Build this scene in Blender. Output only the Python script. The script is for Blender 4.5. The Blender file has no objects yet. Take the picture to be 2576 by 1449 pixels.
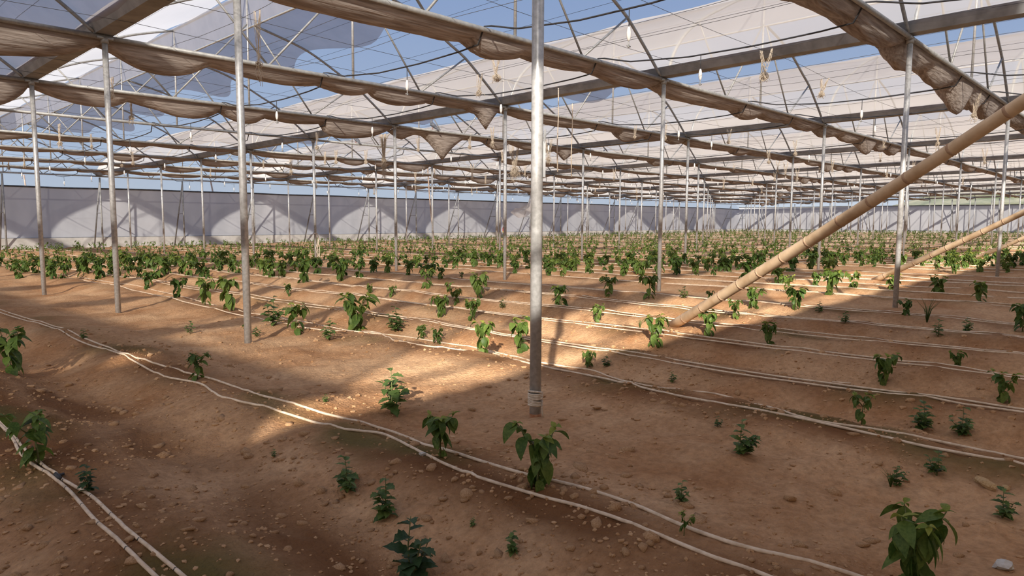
import bpy, bmesh, math, random
import numpy as np
from mathutils import Vector, Matrix, Quaternion

random.seed(7)
rng = np.random.default_rng(11)
scene = bpy.context.scene
col = scene.collection

# ------------------------------------------------------------------ camera
# axes of the place: X across the spans, Y along the gutters, Z up (metres)
FPX, CXP, CYP = 1758.7, 1288.0, 724.5
CAM = np.array([0.0, 0.0, 1.275])
R_ = np.array([0.689, -0.7247, 0.0037])
U_ = np.array([0.0668, 0.0686, 0.9954])
F_ = np.cross(U_, R_)
R_ /= np.linalg.norm(R_); F_ /= np.linalg.norm(F_); U_ = np.cross(R_, F_)
cd = bpy.data.cameras.new('camera')
cd.sensor_width = 36.0
cd.lens = FPX / 2576.0 * 36.0
cd.clip_start = 0.05
cd.clip_end = 2000
cam = bpy.data.objects.new('camera', cd)
col.objects.link(cam)
M = Matrix.Identity(4)
for i in range(3):
    M[i][0], M[i][1], M[i][2], M[i][3] = R_[i], U_[i], -F_[i], CAM[i]
cam.matrix_world = M
scene.camera = cam

# ------------------------------------------------------------------ sky, sun, exposure
LD = Vector((1.80, 1.38, -1.0)).normalized()        # the way the sunlight travels
world = bpy.data.worlds.new('sky')
scene.world = world
world.use_nodes = True
wn = world.node_tree
for n in list(wn.nodes):
    wn.nodes.remove(n)
tc = wn.nodes.new('ShaderNodeTexCoord')
sx = wn.nodes.new('ShaderNodeSeparateXYZ')
wn.links.new(tc.outputs['Generated'], sx.inputs[0])
sky = wn.nodes.new('ShaderNodeValToRGB')            # clear sky: pale at the horizon, blue overhead
cr = sky.color_ramp
cr.elements[0].position = 0.0; cr.elements[0].color = (0.50, 0.58, 0.68, 1)
cr.elements[1].position = 1.0; cr.elements[1].color = (0.075, 0.150, 0.38, 1)
for pp, cc in ((0.10, (0.38, 0.48, 0.64, 1)), (0.28, (0.255, 0.360, 0.575, 1)), (0.5, (0.155, 0.260, 0.50, 1))):
    e = cr.elements.new(pp); e.color = cc
wn.links.new(sx.outputs['Z'], sky.inputs['Fac'])
bg = wn.nodes.new('ShaderNodeBackground')
bg.inputs['Strength'].default_value = 0.72
wo = wn.nodes.new('ShaderNodeOutputWorld')
wn.links.new(sky.outputs[0], bg.inputs[0])
wn.links.new(bg.outputs[0], wo.inputs[0])
sd = bpy.data.lights.new('sun', 'SUN')
sd.energy = 7.0
sd.angle = math.radians(0.9)
sd.color = (1.0, 0.92, 0.82)
sun = bpy.data.objects.new('sun', sd)
col.objects.link(sun)
sun.rotation_euler = LD.to_track_quat('-Z', 'Y').to_euler()
sun.location = (-20, -16, 30)
vs = scene.view_settings
vs.view_transform = 'Standard'
vs.look = 'None'
vs.exposure = 0.60
vs.gamma = 1.0
vs.use_curve_mapping = False
try:
    scene.cycles.transparent_max_bounces = 24
    scene.cycles.max_bounces = 7
    scene.cycles.diffuse_bounces = 4
except Exception:
    pass

# ------------------------------------------------------------------ helpers
def pix_dir(u, v):
    return F_ + R_ * ((u - CXP) / FPX) - U_ * ((v - CYP) / FPX)

def project(P):
    q = np.asarray(P, float) - CAM
    z = q @ F_
    return CXP + FPX * (q @ R_) / z, CYP - FPX * (q @ U_) / z, z

def on_plane(u, v, axis, val):
    d = pix_dir(u, v)
    return CAM + d * ((val - CAM[axis]) / d[axis])

X0, SPAN, YF, BAY = 3.34, 8.0, 2.96, 4.02
TOPZ = lambda X, Y: 3.94 - 0.0006 * X - 0.0137 * Y
YEND = YF + 9 * BAY            # last frame, 39.14
YFRONT = YF - BAY              # front frame, behind the camera
YWALL, XWALL = 40.75, 84.8
XEND = X0 + 10 * SPAN

def vnoise(x, y, seed=0):
    xi = np.floor(x).astype(np.int64); yi = np.floor(y).astype(np.int64)
    fx = x - xi; fy = y - yi
    fx = fx * fx * (3 - 2 * fx); fy = fy * fy * (3 - 2 * fy)
    def h(a, b):
        k = (a * 374761393 + b * 668265263 + seed * 974634777) & 0xffffffff
        k = ((k ^ (k >> 13)) * 1274126177) & 0xffffffff
        k = k ^ (k >> 16)
        return (k & 0xffff) / 65535.0
    a = h(xi, yi); b = h(xi + 1, yi); c = h(xi, yi + 1); d = h(xi + 1, yi + 1)
    return (a + (b - a) * fx) * (1 - fy) + (c + (d - c) * fx) * fy

def fbm(x, y, seed=0, oct=4):
    s = 0; a = 0.5
    for o in range(oct):
        s = s + a * (vnoise(x * 2 ** o, y * 2 ** o, seed + o * 17) - 0.5)
        a *= 0.55
    return s

ROWS = [0.98, 2.12, 3.30, 4.40, 5.60, 6.90]
_kx = [0.0, 0.45]; _kz = [-0.02, -0.02]
for i, r in enumerate(ROWS):
    _kx += [r - 0.2, r + 0.2]; _kz += [0.05, 0.055]
    if i < 5:
        m = (r + ROWS[i + 1]) / 2
        _kx += [m - 0.08, m + 0.12]; _kz += [-0.12, -0.11]
_kx += [7.5, 8.0]; _kz += [-0.02, -0.02]
_tab_u = np.linspace(0, 8, 801)
_t = np.interp(_tab_u, _kx, _kz)
_ker = np.exp(-0.5 * (np.arange(-30, 31) / 9.0) ** 2); _ker /= _ker.sum()
_tab_z = np.convolve(np.concatenate([_t[-31:-1], _t, _t[1:31]]), _ker, 'same')[30:-30]

def gz(X, Y):
    X = np.asarray(X, float); Y = np.asarray(Y, float)
    w = X + 0.12 * fbm(X * 0.3 + 5, Y * 0.35, 3, 2)
    u = np.mod(w - X0, SPAN)
    z = np.interp(u, _tab_u, _tab_z)
    amp = 0.8 + 0.9 * fbm(X * 0.25, Y * 0.25 + 9, 8, 2)
    d = np.hypot(X, Y)
    fine = np.clip(1.5 - d / 14.0, 0.0, 1.0)
    inside = (X > -20) & (X < XWALL - 0.3) & (Y < YWALL - 0.3) & (Y > -4)
    z = z * amp + 0.125 * fbm(X * 1.15, Y * 1.5, 21, 3)
    z = z + fine * (0.040 * fbm(X * 5.5, Y * 5.5, 31, 3) + 0.030 * np.maximum(0, fbm(X * 13, Y * 13, 41, 3)))
    z = np.where(inside, z, 0.02 * fbm(X, Y, 5, 2))
    return 0.003 * np.clip(X, -30, 90) - 0.0053 * np.clip(Y, -10, 45) + z

def gz1(x, y):
    return float(gz(np.array([x]), np.array([y]))[0])

def pix_ground(u, v):
    d = pix_dir(u, v); z = 0.0
    for _ in range(12):
        P = CAM + d * ((z - CAM[2]) / d[2])
        z = 0.6 * gz1(P[0], P[1]) + 0.4 * z
    P = CAM + d * ((z - CAM[2]) / d[2])
    return np.array([P[0], P[1], gz1(P[0], P[1])])

def new_mesh(name, V, F, mat=None, smooth=True):
    me = bpy.data.meshes.new(name)
    me.from_pydata([tuple(v) for v in V], [], F)
    if smooth:
        me.polygons.foreach_set('use_smooth', [True] * len(me.polygons))
    if mat is not None:
        me.materials.append(mat)
    me.update()
    return me

def link(name, me, parent=None, loc=None, rot=None, scale=None):
    o = bpy.data.objects.new(name, me)
    col.objects.link(o)
    if parent is not None:
        o.parent = parent
    if loc is not None:
        o.location = loc
    if rot is not None:
        o.rotation_euler = rot
    if scale is not None:
        o.scale = (scale,) * 3 if isinstance(scale, (int, float)) else scale
    return o

def tag(o, label, cat, group=None):
    o['label'] = label; o['category'] = cat
    if group:
        o['group'] = group
    return o

def struct(o):
    o['kind'] = 'structure'
    return o

def tube(pts, r, n=8, cap=True):
    pts = [Vector(p) for p in pts]
    N = len(pts)
    rr = r if hasattr(r, '__len__') else [r] * N
    V, F = [], []
    t0 = (pts[1] - pts[0]).normalized()
    a = Vector((0, 0, 1)) if abs(t0.z) < 0.9 else Vector((1, 0, 0))
    s = t0.cross(a).normalized()
    for i in range(N):
        t = (pts[min(i + 1, N - 1)] - pts[max(i - 1, 0)])
        t = t.normalized() if t.length > 1e-9 else t0
        s = (s - t * s.dot(t))
        s = s.normalized() if s.length > 1e-9 else t.orthogonal().normalized()
        b = t.cross(s)
        for j in range(n):
            an = 2 * math.pi * j / n
            V.append(pts[i] + (s * math.cos(an) + b * math.sin(an)) * rr[i])
    for i in range(N - 1):
        for j in range(n):
            k = (j + 1) % n
            F.append((i * n + j, i * n + k, (i + 1) * n + k, (i + 1) * n + j))
    if cap:
        F.append(tuple(range(n - 1, -1, -1)))
        F.append(tuple(range((N - 1) * n, N * n)))
    return V, F

def join(parts):
    V, F = [], []
    for v, f in parts:
        o = len(V)
        V += list(v)
        F += [tuple(i + o for i in q) for q in f]
    return V, F

def box(x0, x1, y0, y1, z0, z1):
    V = [(x0, y0, z0), (x1, y0, z0), (x1, y1, z0), (x0, y1, z0), (x0, y0, z1), (x1, y0, z1), (x1, y1, z1), (x0, y1, z1)]
    F = [(3, 2, 1, 0), (4, 5, 6, 7), (0, 1, 5, 4), (1, 2, 6, 5), (2, 3, 7, 6), (3, 0, 4, 7)]
    return V, F

def grid(fn, nu, nv):
    V = [fn(i / (nu - 1), j / (nv - 1)) for i in range(nu) for j in range(nv)]
    F = [(i * nv + j, (i + 1) * nv + j, (i + 1) * nv + j + 1, i * nv + j + 1) for i in range(nu - 1) for j in range(nv - 1)]
    return V, F

def crom(pts, per=6):
    pts = [Vector(p) for p in pts]
    out = []
    for i in range(len(pts) - 1):
        p0 = pts[max(i - 1, 0)]; p1 = pts[i]; p2 = pts[i + 1]; p3 = pts[min(i + 2, len(pts) - 1)]
        for k in range(per):
            t = k / per
            out.append(0.5 * ((2 * p1) + (p2 - p0) * t + (2 * p0 - 5 * p1 + 4 * p2 - p3) * t * t + (3 * p1 - p0 - 3 * p2 + p3) * t ** 3))
    out.append(pts[-1])
    return out

# ------------------------------------------------------------------ materials
def mat(name):
    m = bpy.data.materials.new(name); m.use_nodes = True
    nt = m.node_tree
    for n in list(nt.nodes):
        nt.nodes.remove(n)
    out = nt.nodes.new('ShaderNodeOutputMaterial')
    return m, nt, out

def N(nt, typ, **kw):
    n = nt.nodes.new(typ)
    for k, v in kw.items():
        setattr(n, k, v)
    return n

def noise_col(nt, c1, c2, scale, detail=4, coord='Object', lo=0.35, hi=0.65, rough=0.6):
    tc = N(nt, 'ShaderNodeTexCoord')
    no = N(nt, 'ShaderNodeTexNoise'); no.inputs['Scale'].default_value = scale
    no.inputs['Detail'].default_value = detail; no.inputs['Roughness'].default_value = rough
    nt.links.new(tc.outputs[coord], no.inputs['Vector'])
    r = N(nt, 'ShaderNodeValToRGB')
    r.color_ramp.elements[0].position = lo; r.color_ramp.elements[0].color = (*c1, 1)
    r.color_ramp.elements[1].position = hi; r.color_ramp.elements[1].color = (*c2, 1)
    nt.links.new(no.outputs['Fac'], r.inputs['Fac'])
    return r, no

def simple(name, c1, c2, scale=8, rough=0.7, metal=0.0, bump=0.0, spec=0.3, lo=0.35, hi=0.65):
    m, nt, out = mat(name)
    b = N(nt, 'ShaderNodeBsdfPrincipled')
    r, no = noise_col(nt, c1, c2, scale, lo=lo, hi=hi)
    nt.links.new(r.outputs[0], b.inputs['Base Color'])
    b.inputs['Roughness'].default_value = rough
    b.inputs['Metallic'].default_value = metal
    b.inputs['Specular IOR Level'].default_value = spec
    if bump:
        bp = N(nt, 'ShaderNodeBump'); bp.inputs['Strength'].default_value = bump; bp.inputs['Distance'].default_value = 0.01
        nt.links.new(no.outputs['Fac'], bp.inputs['Height'])
        nt.links.new(bp.outputs[0], b.inputs['Normal'])
    nt.links.new(b.outputs[0], out.inputs[0])
    return m

def sheet(name, c1, c2, scale, transparent, translucent, stretch=None):
    """a thin sheet: transparent share, then translucent share of the rest, diffuse for what is left"""
    m, nt, out = mat(name)
    tc = N(nt, 'ShaderNodeTexCoord')
    mp = N(nt, 'ShaderNodeMapping')
    if stretch:
        mp.inputs['Scale'].default_value = stretch
    nt.links.new(tc.outputs['Object'], mp.inputs['Vector'])
    no = N(nt, 'ShaderNodeTexNoise'); no.inputs['Scale'].default_value = scale; no.inputs['Detail'].default_value = 5
    nt.links.new(mp.outputs[0], no.inputs['Vector'])
    r = N(nt, 'ShaderNodeValToRGB')
    r.color_ramp.elements[0].position = 0.35; r.color_ramp.elements[0].color = (*c1, 1)
    r.color_ramp.elements[1].position = 0.65; r.color_ramp.elements[1].color = (*c2, 1)
    nt.links.new(no.outputs['Fac'], r.inputs['Fac'])
    df = N(nt, 'ShaderNodeBsdfDiffuse'); tl = N(nt, 'ShaderNodeBsdfTranslucent'); tp = N(nt, 'ShaderNodeBsdfTransparent')
    nt.links.new(r.outputs[0], df.inputs['Color']); nt.links.new(r.outputs[0], tl.inputs['Color'])
    m1 = N(nt, 'ShaderNodeMixShader'); m1.inputs[0].default_value = translucent
    nt.links.new(df.outputs[0], m1.inputs[1]); nt.links.new(tl.outputs[0], m1.inputs[2])
    m2 = N(nt, 'ShaderNodeMixShader'); m2.inputs[0].default_value = transparent
    nt.links.new(m1.outputs[0], m2.inputs[1]); nt.links.new(tp.outputs[0], m2.inputs[2])
    nt.links.new(m2.outputs[0], out.inputs[0])
    return m

M_steel = simple('galvanised_steel', (0.36, 0.355, 0.34), (0.52, 0.515, 0.50), 26, 0.42, 0.40, 0.05, 0.5)
M_steel2 = simple('dull_galvanised_steel', (0.27, 0.27, 0.26), (0.38, 0.38, 0.365), 14, 0.55, 0.35, 0.0, 0.4)
M_gutter = simple('weathered_gutter_steel', (0.20, 0.20, 0.20), (0.31, 0.31, 0.31), 3, 0.6, 0.4, 0.0, 0.4)
M_rust = simple('rusty_steel', (0.30, 0.12, 0.05), (0.42, 0.22, 0.12), 30, 0.85, 0.1)
M_film = sheet('white_greenhouse_film', (0.79, 0.74, 0.67), (0.88, 0.835, 0.77), 0.8, 0.44, 0.66, (1, 0.3, 1))
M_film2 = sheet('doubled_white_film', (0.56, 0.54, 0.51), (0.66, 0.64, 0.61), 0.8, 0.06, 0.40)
M_frontfill = sheet('warm_fill_cloth', (0.50, 0.42, 0.32), (0.60, 0.51, 0.40), 0.8, 0.0, 0.22)  # front wall cloth, made beige and translucent to add warm fill light
M_clear = sheet('clear_roof_film', (0.55, 0.56, 0.62), (0.64, 0.65, 0.70), 0.5, 0.86, 0.6)
M_haze = sheet('hazy_torn_film', (0.56, 0.52, 0.49), (0.66, 0.62, 0.59), 1.5, 0.30, 0.6)
M_net = sheet('insect_net', (0.56, 0.545, 0.56), (0.62, 0.60, 0.61), 3, 0.15, 0.6)
M_wallcloth = sheet('white_woven_wall_cloth', (0.50, 0.51, 0.53), (0.60, 0.605, 0.62), 0.9, 0.0, 0.32, (1, 1, 0.4))
M_clearwall = sheet('clear_wall_film', (0.66, 0.70, 0.74), (0.74, 0.77, 0.80), 0.6, 0.80, 0.6)
def cloth_mat():
    m = sheet('beige_shade_cloth', (0.315, 0.258, 0.218), (0.55, 0.478, 0.42), 4, 0.0, 0.32, (0.5, 7, 7))  # lengthwise colour streaks paint in the shading of the pleats
    nt = m.node_tree
    no = [n for n in nt.nodes if n.type == 'TEX_NOISE'][0]
    bp = N(nt, 'ShaderNodeBump'); bp.inputs['Strength'].default_value = 0.8; bp.inputs['Distance'].default_value = 0.03
    nt.links.new(no.outputs['Fac'], bp.inputs['Height'])
    for n in nt.nodes:
        if n.type == 'BSDF_DIFFUSE':
            nt.links.new(bp.outputs[0], n.inputs['Normal'])
    return m
M_cloth = cloth_mat()
M_plinth = simple('whitewashed_plinth', (0.42, 0.40, 0.36), (0.58, 0.56, 0.53), 1.5, 0.9)
M_hem = simple('dark_hem', (0.05, 0.055, 0.065), (0.10, 0.11, 0.12), 6, 0.8)
M_wire = simple('dark_wire', (0.05, 0.05, 0.05), (0.11, 0.11, 0.11), 6, 0.6)
M_blackhose = simple('black_plastic_hose', (0.025, 0.027, 0.03), (0.05, 0.05, 0.055), 10, 0.5)
M_drip = simple('dusty_white_drip_hose', (0.50, 0.37, 0.25), (0.72, 0.58, 0.43), 18, 0.7, lo=0.3, hi=0.6)
M_white = simple('white_plastic', (0.72, 0.70, 0.66), (0.82, 0.80, 0.77), 20, 0.5)
M_twine = simple('raffia_twine', (0.48, 0.39, 0.29), (0.70, 0.61, 0.49), 40, 0.85)
M_bamboo = simple('bamboo_cane', (0.45, 0.305, 0.175), (0.66, 0.495, 0.325), 4, 0.6, 0.0, 0.05)
M_bambooring = simple('bamboo_node', (0.34, 0.21, 0.13), (0.46, 0.31, 0.20), 20, 0.7)
M_wood = simple('grey_wooden_pole', (0.30, 0.21, 0.16), (0.50, 0.40, 0.33), 6, 0.8)
M_bird = simple('slate_grey_feathers', (0.07, 0.08, 0.10), (0.17, 0.18, 0.21), 30, 0.8)
M_birdleg = simple('pigeon_leg', (0.35, 0.12, 0.10), (0.40, 0.15, 0.12), 10, 0.7)
M_red = simple('red_sack', (0.45, 0.06, 0.06), (0.60, 0.12, 0.11), 10, 0.7)
M_yellow = simple('yellow_print', (0.65, 0.45, 0.06), (0.70, 0.52, 0.10), 10, 0.7)
M_stone = simple('earth_clod', (0.32, 0.170, 0.075), (0.50, 0.315, 0.17), 9, 0.95, bump=0.6)
M_rock = simple('yellow_limestone', (0.36, 0.22, 0.10), (0.56, 0.40, 0.21), 9, 0.9, bump=0.4)

def leaf_mat(name, c1, c2, trans=0.35):
    m, nt, out = mat(name)
    oi = N(nt, 'ShaderNodeObjectInfo')
    tc = N(nt, 'ShaderNodeTexCoord')
    no = N(nt, 'ShaderNodeTexNoise'); no.inputs['Scale'].default_value = 9; no.inputs['Detail'].default_value = 3
    nt.links.new(tc.outputs['Object'], no.inputs['Vector'])
    ad = N(nt, 'ShaderNodeMath', operation='ADD')
    nt.links.new(no.outputs['Fac'], ad.inputs[0])
    mu = N(nt, 'ShaderNodeMath', operation='MULTIPLY_ADD')
    nt.links.new(oi.outputs['Random'], mu.inputs[0]); mu.inputs[1].default_value = 0.5; mu.inputs[2].default_value = -0.25
    nt.links.new(mu.outputs[0], ad.inputs[1])
    r = N(nt, 'ShaderNodeValToRGB')
    r.color_ramp.elements[0].position = 0.3; r.color_ramp.elements[0].color = (*c1, 1)
    r.color_ramp.elements[1].position = 0.75; r.color_ramp.elements[1].color = (*c2, 1)
    nt.links.new(ad.outputs[0], r.inputs['Fac'])
    b = N(nt, 'ShaderNodeBsdfPrincipled')
    nt.links.new(r.outputs[0], b.inputs['Base Color'])
    b.inputs['Roughness'].default_value = 0.5
    b.inputs['Specular IOR Level'].default_value = 0.25
    tl = N(nt, 'ShaderNodeBsdfTranslucent')
    nt.links.new(r.outputs[0], tl.inputs['Color'])
    mx = N(nt, 'ShaderNodeMixShader'); mx.inputs[0].default_value = trans
    nt.links.new(b.outputs[0], mx.inputs[1]); nt.links.new(tl.outputs[0], mx.inputs[2])
    nt.links.new(mx.outputs[0], out.inputs[0])
    return m

M_leaf = leaf_mat('pepper_leaf', (0.058, 0.108, 0.020), (0.150, 0.215, 0.046))
M_leafy = leaf_mat('young_yellowish_leaf', (0.16, 0.22, 0.03), (0.30, 0.32, 0.06))
M_weed = leaf_mat('weed_leaf', (0.065, 0.120, 0.030), (0.150, 0.220, 0.060))
M_weedd = leaf_mat('dark_weed_leaf', (0.032, 0.072, 0.028), (0.068, 0.120, 0.046))
M_stem = simple('green_stem', (0.08, 0.09, 0.03), (0.17, 0.19, 0.07), 12, 0.7)

# ground material: sandy crust, damp strips and moss along the drip hoses
def ground_mat():
    m, nt, out = mat('sandy_red_soil')
    b = N(nt, 'ShaderNodeBsdfPrincipled')
    r1, n1 = noise_col(nt, (0.372, 0.190, 0.087), (0.560, 0.352, 0.196), 0.9, 8, 'Object', 0.36, 0.62, 0.68)
    r2, n2 = noise_col(nt, (0.62, 0.60, 0.58), (1.15, 1.15, 1.15), 23, 6, 'Object', 0.3, 0.62, 0.7)
    mul = N(nt, 'ShaderNodeMixRGB', blend_type='MULTIPLY'); mul.inputs[0].default_value = 0.75
    nt.links.new(r1.outputs[0], mul.inputs[1]); nt.links.new(r2.outputs[0], mul.inputs[2])
    at = N(nt, 'ShaderNodeAttribute'); at.attribute_name = 'damp'
    mx = N(nt, 'ShaderNodeMixRGB'); nt.links.new(at.outputs['Fac'], mx.inputs[0])
    nt.links.new(mul.outputs[0], mx.inputs[1]); mx.inputs[2].default_value = (0.150, 0.064, 0.024, 1)
    at2 = N(nt, 'ShaderNodeAttribute'); at2.attribute_name = 'moss'
    mx2 = N(nt, 'ShaderNodeMixRGB'); nt.links.new(at2.outputs['Fac'], mx2.inputs[0])
    nt.links.new(mx.outputs[0], mx2.inputs[1]); mx2.inputs[2].default_value = (0.085, 0.080, 0.022, 1)
    nt.links.new(mx2.outputs[0], b.inputs['Base Color'])
    b.inputs['Roughness'].default_value = 0.95
    b.inputs['Specular IOR Level'].default_value = 0.1
    tc = N(nt, 'ShaderNodeTexCoord')
    vo = N(nt, 'ShaderNodeTexVoronoi'); vo.inputs['Scale'].default_value = 26
    nt.links.new(tc.outputs['Object'], vo.inputs['Vector'])
    n3 = N(nt, 'ShaderNodeTexNoise'); n3.inputs['Scale'].default_value = 60; n3.inputs['Detail'].default_value = 6
    nt.links.new(tc.outputs['Object'], n3.inputs['Vector'])
    ad = N(nt, 'ShaderNodeMath', operation='MULTIPLY_ADD'); nt.links.new(vo.outputs['Distance'], ad.inputs[0])
    ad.inputs[1].default_value = -0.35; nt.links.new(n3.outputs['Fac'], ad.inputs[2])
    bp = N(nt, 'ShaderNodeBump'); bp.inputs['Strength'].default_value = 0.75; bp.inputs['Distance'].default_value = 0.018
    nt.links.new(ad.outputs[0], bp.inputs['Height']); nt.links.new(bp.outputs[0], b.inputs['Normal'])
    nt.links.new(b.outputs[0], out.inputs[0])
    return m
M_ground = ground_mat()

# ------------------------------------------------------------------ floor
def build_floor():
    yaw = math.atan2(F_[0], F_[1])
    dense = np.linspace(yaw - math.radians(43), yaw + math.radians(43), 760)
    rest = np.linspace(yaw + math.radians(43), yaw - math.radians(43) + 2 * math.pi, 70)[1:-1]
    ang = np.concatenate([dense, rest])
    rad = np.geomspace(0.55, 140, 560)
    rad = np.concatenate([[0.02, 0.25], rad, [220, 400, 900]])
    A, Rr = np.meshgrid(ang, rad)
    X = np.sin(A) * Rr; Y = np.cos(A) * Rr
    Z = gz(X, Y)
    nr, na = X.shape
    V = np.stack([X, Y, Z], -1).reshape(-1, 3)
    i = np.arange(nr - 1)[:, None]; j = np.arange(na)[None, :]
    jn = (j + 1) % na
    a = i * na + j; b = i * na + jn; c = (i + 1) * na + jn; d = (i + 1) * na + j
    Fq = np.stack([a + 0 * j, d + 0 * j, c, b], -1).reshape(-1, 4)
    me = bpy.data.meshes.new('floor')
    me.vertices.add(len(V)); me.vertices.foreach_set('co', V.ravel())
    me.loops.add(Fq.size); me.loops.foreach_set('vertex_index', Fq.ravel())
    me.polygons.add(len(Fq)); me.polygons.foreach_set('loop_start', np.arange(len(Fq)) * 4)
    me.polygons.foreach_set('loop_total', np.full(len(Fq), 4))
    me.polygons.foreach_set('use_smooth', np.ones(len(Fq), bool))
    me.update(calc_edges=True)
    x, y = V[:, 0], V[:, 1]
    u = np.mod(x - X0, SPAN)
    dist = np.min(np.abs(u[:, None] - np.array(ROWS)[None, :]), 1)
    damp = np.clip(1.15 - dist / 0.33, 0, 1) * np.clip(0.62 + 2.2 * fbm(x * 1.3, y * 1.1, 55, 3), 0, 1)
    furrow = np.clip(1.2 - np.abs(x - 1.40 + 0.5 * fbm(x * .7, y * .7, 44, 2)) / 0.26, 0, 1) * np.clip(0.55 + 2.4 * fbm(x * 2.2, y * 1.4, 66, 3), 0, 1)
    near = np.clip(1.3 - np.hypot(x, y) / 14, 0.35, 1)
    damp = np.clip(np.maximum(damp * near, furrow * 0.85) + np.clip(1.5 - x / 1.3, 0, 1) * (y < 12) * np.clip(.4 + 1.5 * fbm(x * 1.1, y * .9, 71, 3), 0, .6) + np.clip(0.55 * fbm(x * .5, y * .5, 81, 3) + .05, 0, .4) * near, 0, 0.92)
    moss = np.clip(1.2 - dist / 0.30, 0, 1) * np.clip(4.0 * fbm(x * 1.7, y * 1.3, 91, 3) - 0.15, 0, 0.75) * near
    for nm, arr in (('damp', damp), ('moss', moss)):
        at = me.attributes.new(nm, 'FLOAT', 'POINT'); at.data.foreach_set('value', arr.astype(np.float32))
    me.materials.append(M_ground)
    o = struct(link('floor', me))
    o['label'] = 'bare sandy red soil in long planting beds with shallow furrows'
    return o
build_floor()

# ------------------------------------------------------------------ walls
def wall_sheet(name, p0, p1, z0, z1, m, label, bulge=0.06, seed=0, n=140):
    p0 = Vector(p0); p1 = Vector(p1); L = (p1 - p0).length
    d = (p1 - p0) / L; nn = Vector((-d.y, d.x, 0))
    def fn(a, b):
        s = a * L
        w = bulge * float(fbm(np.array([s * 0.35]), np.array([b * 1.5]), seed, 3)[0]) * 2
        zt = z1 + 0.10 * float(fbm(np.array([s * 0.25]), np.array([0.0]), seed + 5, 2)[0])
        q = p0 + d * s + nn * w * math.sin(math.pi * min(1, b * 1.2))
        return (q.x, q.y, z0 + (zt - z0) * b)
    V, F = grid(fn, n, 9)
    o = struct(link(name, new_mesh(name, V, F, m)))
    o['label'] = label
    # rolled dark hem along the top
    top = [V[i * 9 + 8] for i in range(n)]
    h = link('hem', new_mesh('hem', *tube(top, 0.045, 6), M_hem), o)
    bot = [V[i * 9] for i in range(n)]
    link('bottom_rail', new_mesh('bottom_rail', *tube(bot, 0.035, 6), M_hem), o)
    return o

w_back = wall_sheet('wall_back', (-14, YWALL, 0), (XWALL, YWALL, 0), 0.33, 2.86, M_wallcloth, 'long white cloth side wall with a dark hem along its top', seed=1, n=200)
w_right = wall_sheet('wall_right', (XWALL, YWALL, 0), (XWALL, -2, 0), 0.35, 3.05, M_wallcloth, 'white cloth wall crossed by slanting shadows', seed=2, n=90)
w_front = wall_sheet('wall_front', (XWALL, YFRONT - 0.1, 0), (-22, YFRONT - 0.1, 0), 0.0, 3.60, M_frontfill, 'unseen cloth wall along the near end, tinted beige for warm fill', seed=3, n=120)

def band(name, V, F, m, parent):
    return link(name, new_mesh(name, V, F, m), parent)

def clear_band(parent, p0, p1, z0, z1):
    V, F = grid(lambda a, b: (p0[0] + (p1[0] - p0[0]) * a, p0[1] + (p1[1] - p0[1]) * a, z0 + (z1 - z0) * b), 60, 3)
    return band('clear_film_band', V, F, M_clearwall, parent)
clear_band(w_back, (-14, YWALL), (XWALL, YWALL), 2.86, 3.55)
clear_band(w_right, (XWALL, YWALL), (XWALL, -2), 3.05, 3.7)
for nm, (a, b) in (('trim_1', ((-14, YWALL - 0.06), (XWALL, YWALL + 0.10))), ('trim_2', ((XWALL - 0.06, -2), (XWALL + 0.1, YWALL - 0.06)))):
    V, F = box(a[0], b[0], a[1], b[1], -0.6, 0.34)
    o = struct(link(nm, new_mesh(nm, V, F, M_plinth, False)))
    o['label'] = 'low whitewashed plinth at the foot of the cloth wall'

# hillside beyond the right wall
def hill():
    m, nt, out = mat('scrubby_hillside')
    b = N(nt, 'ShaderNodeBsdfPrincipled'); b.inputs['Roughness'].default_value = 1.0
    r, no = noise_col(nt, (0.10, 0.13, 0.045), (0.33, 0.31, 0.17), 0.22, 9, 'Object', 0.38, 0.6, 0.7)
    nt.links.new(r.outputs[0], b.inputs['Base Color']); nt.links.new(b.outputs[0], out.inputs[0])
    def fn(a, c):
        x = 98 + 150 * a; y = -120 + 190 * c
        e = max(0.0, min(1.0, (62 - y) / 45.0)); e = e * e * (3 - 2 * e)
        h = 13.5 * (1 - math.exp(-((x - 98) / 45.0) ** 1.3)) * e
        h += 1.6 * float(fbm(np.array([x * .12]), np.array([y * .12]), 4, 4)[0]) * min(1, (x - 98) / 15)
        return (x, y, h - 0.3)
    V, F = grid(fn, 60, 90)
    o = struct(link('hill', new_mesh('hill', V, F, m)))
    o['label'] = 'scrubby green hillside beyond the white wall'
hill()

# ------------------------------------------------------------------ roof
NEAR = crom([(0.13, 0, 0.12), (0.32, 0, 0.55), (0.72, 0, 0.98), (1.35, 0, 1.38), (2.18, 0, 1.77), (3.05, 0, 2.15), (4.06, 0, 2.45)], 6)
FAR = crom([(4.22, 0, 1.82), (5.17, 0, 1.60), (5.70, 0, 1.42), (6.39, 0, 1.08), (6.80, 0, 0.88), (7.24, 0, 0.57), (7.60, 0, 0.30), (7.87, 0, 0.08)], 6)
def along(poly, t):
    k = t * (len(poly) - 1); i = min(int(k), len(poly) - 2)
    return poly[i].lerp(poly[i + 1], k - i)
NR = lambda x: float(vnoise(np.array([x * 1.0]), np.array([0.5]), 77)[0])

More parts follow.
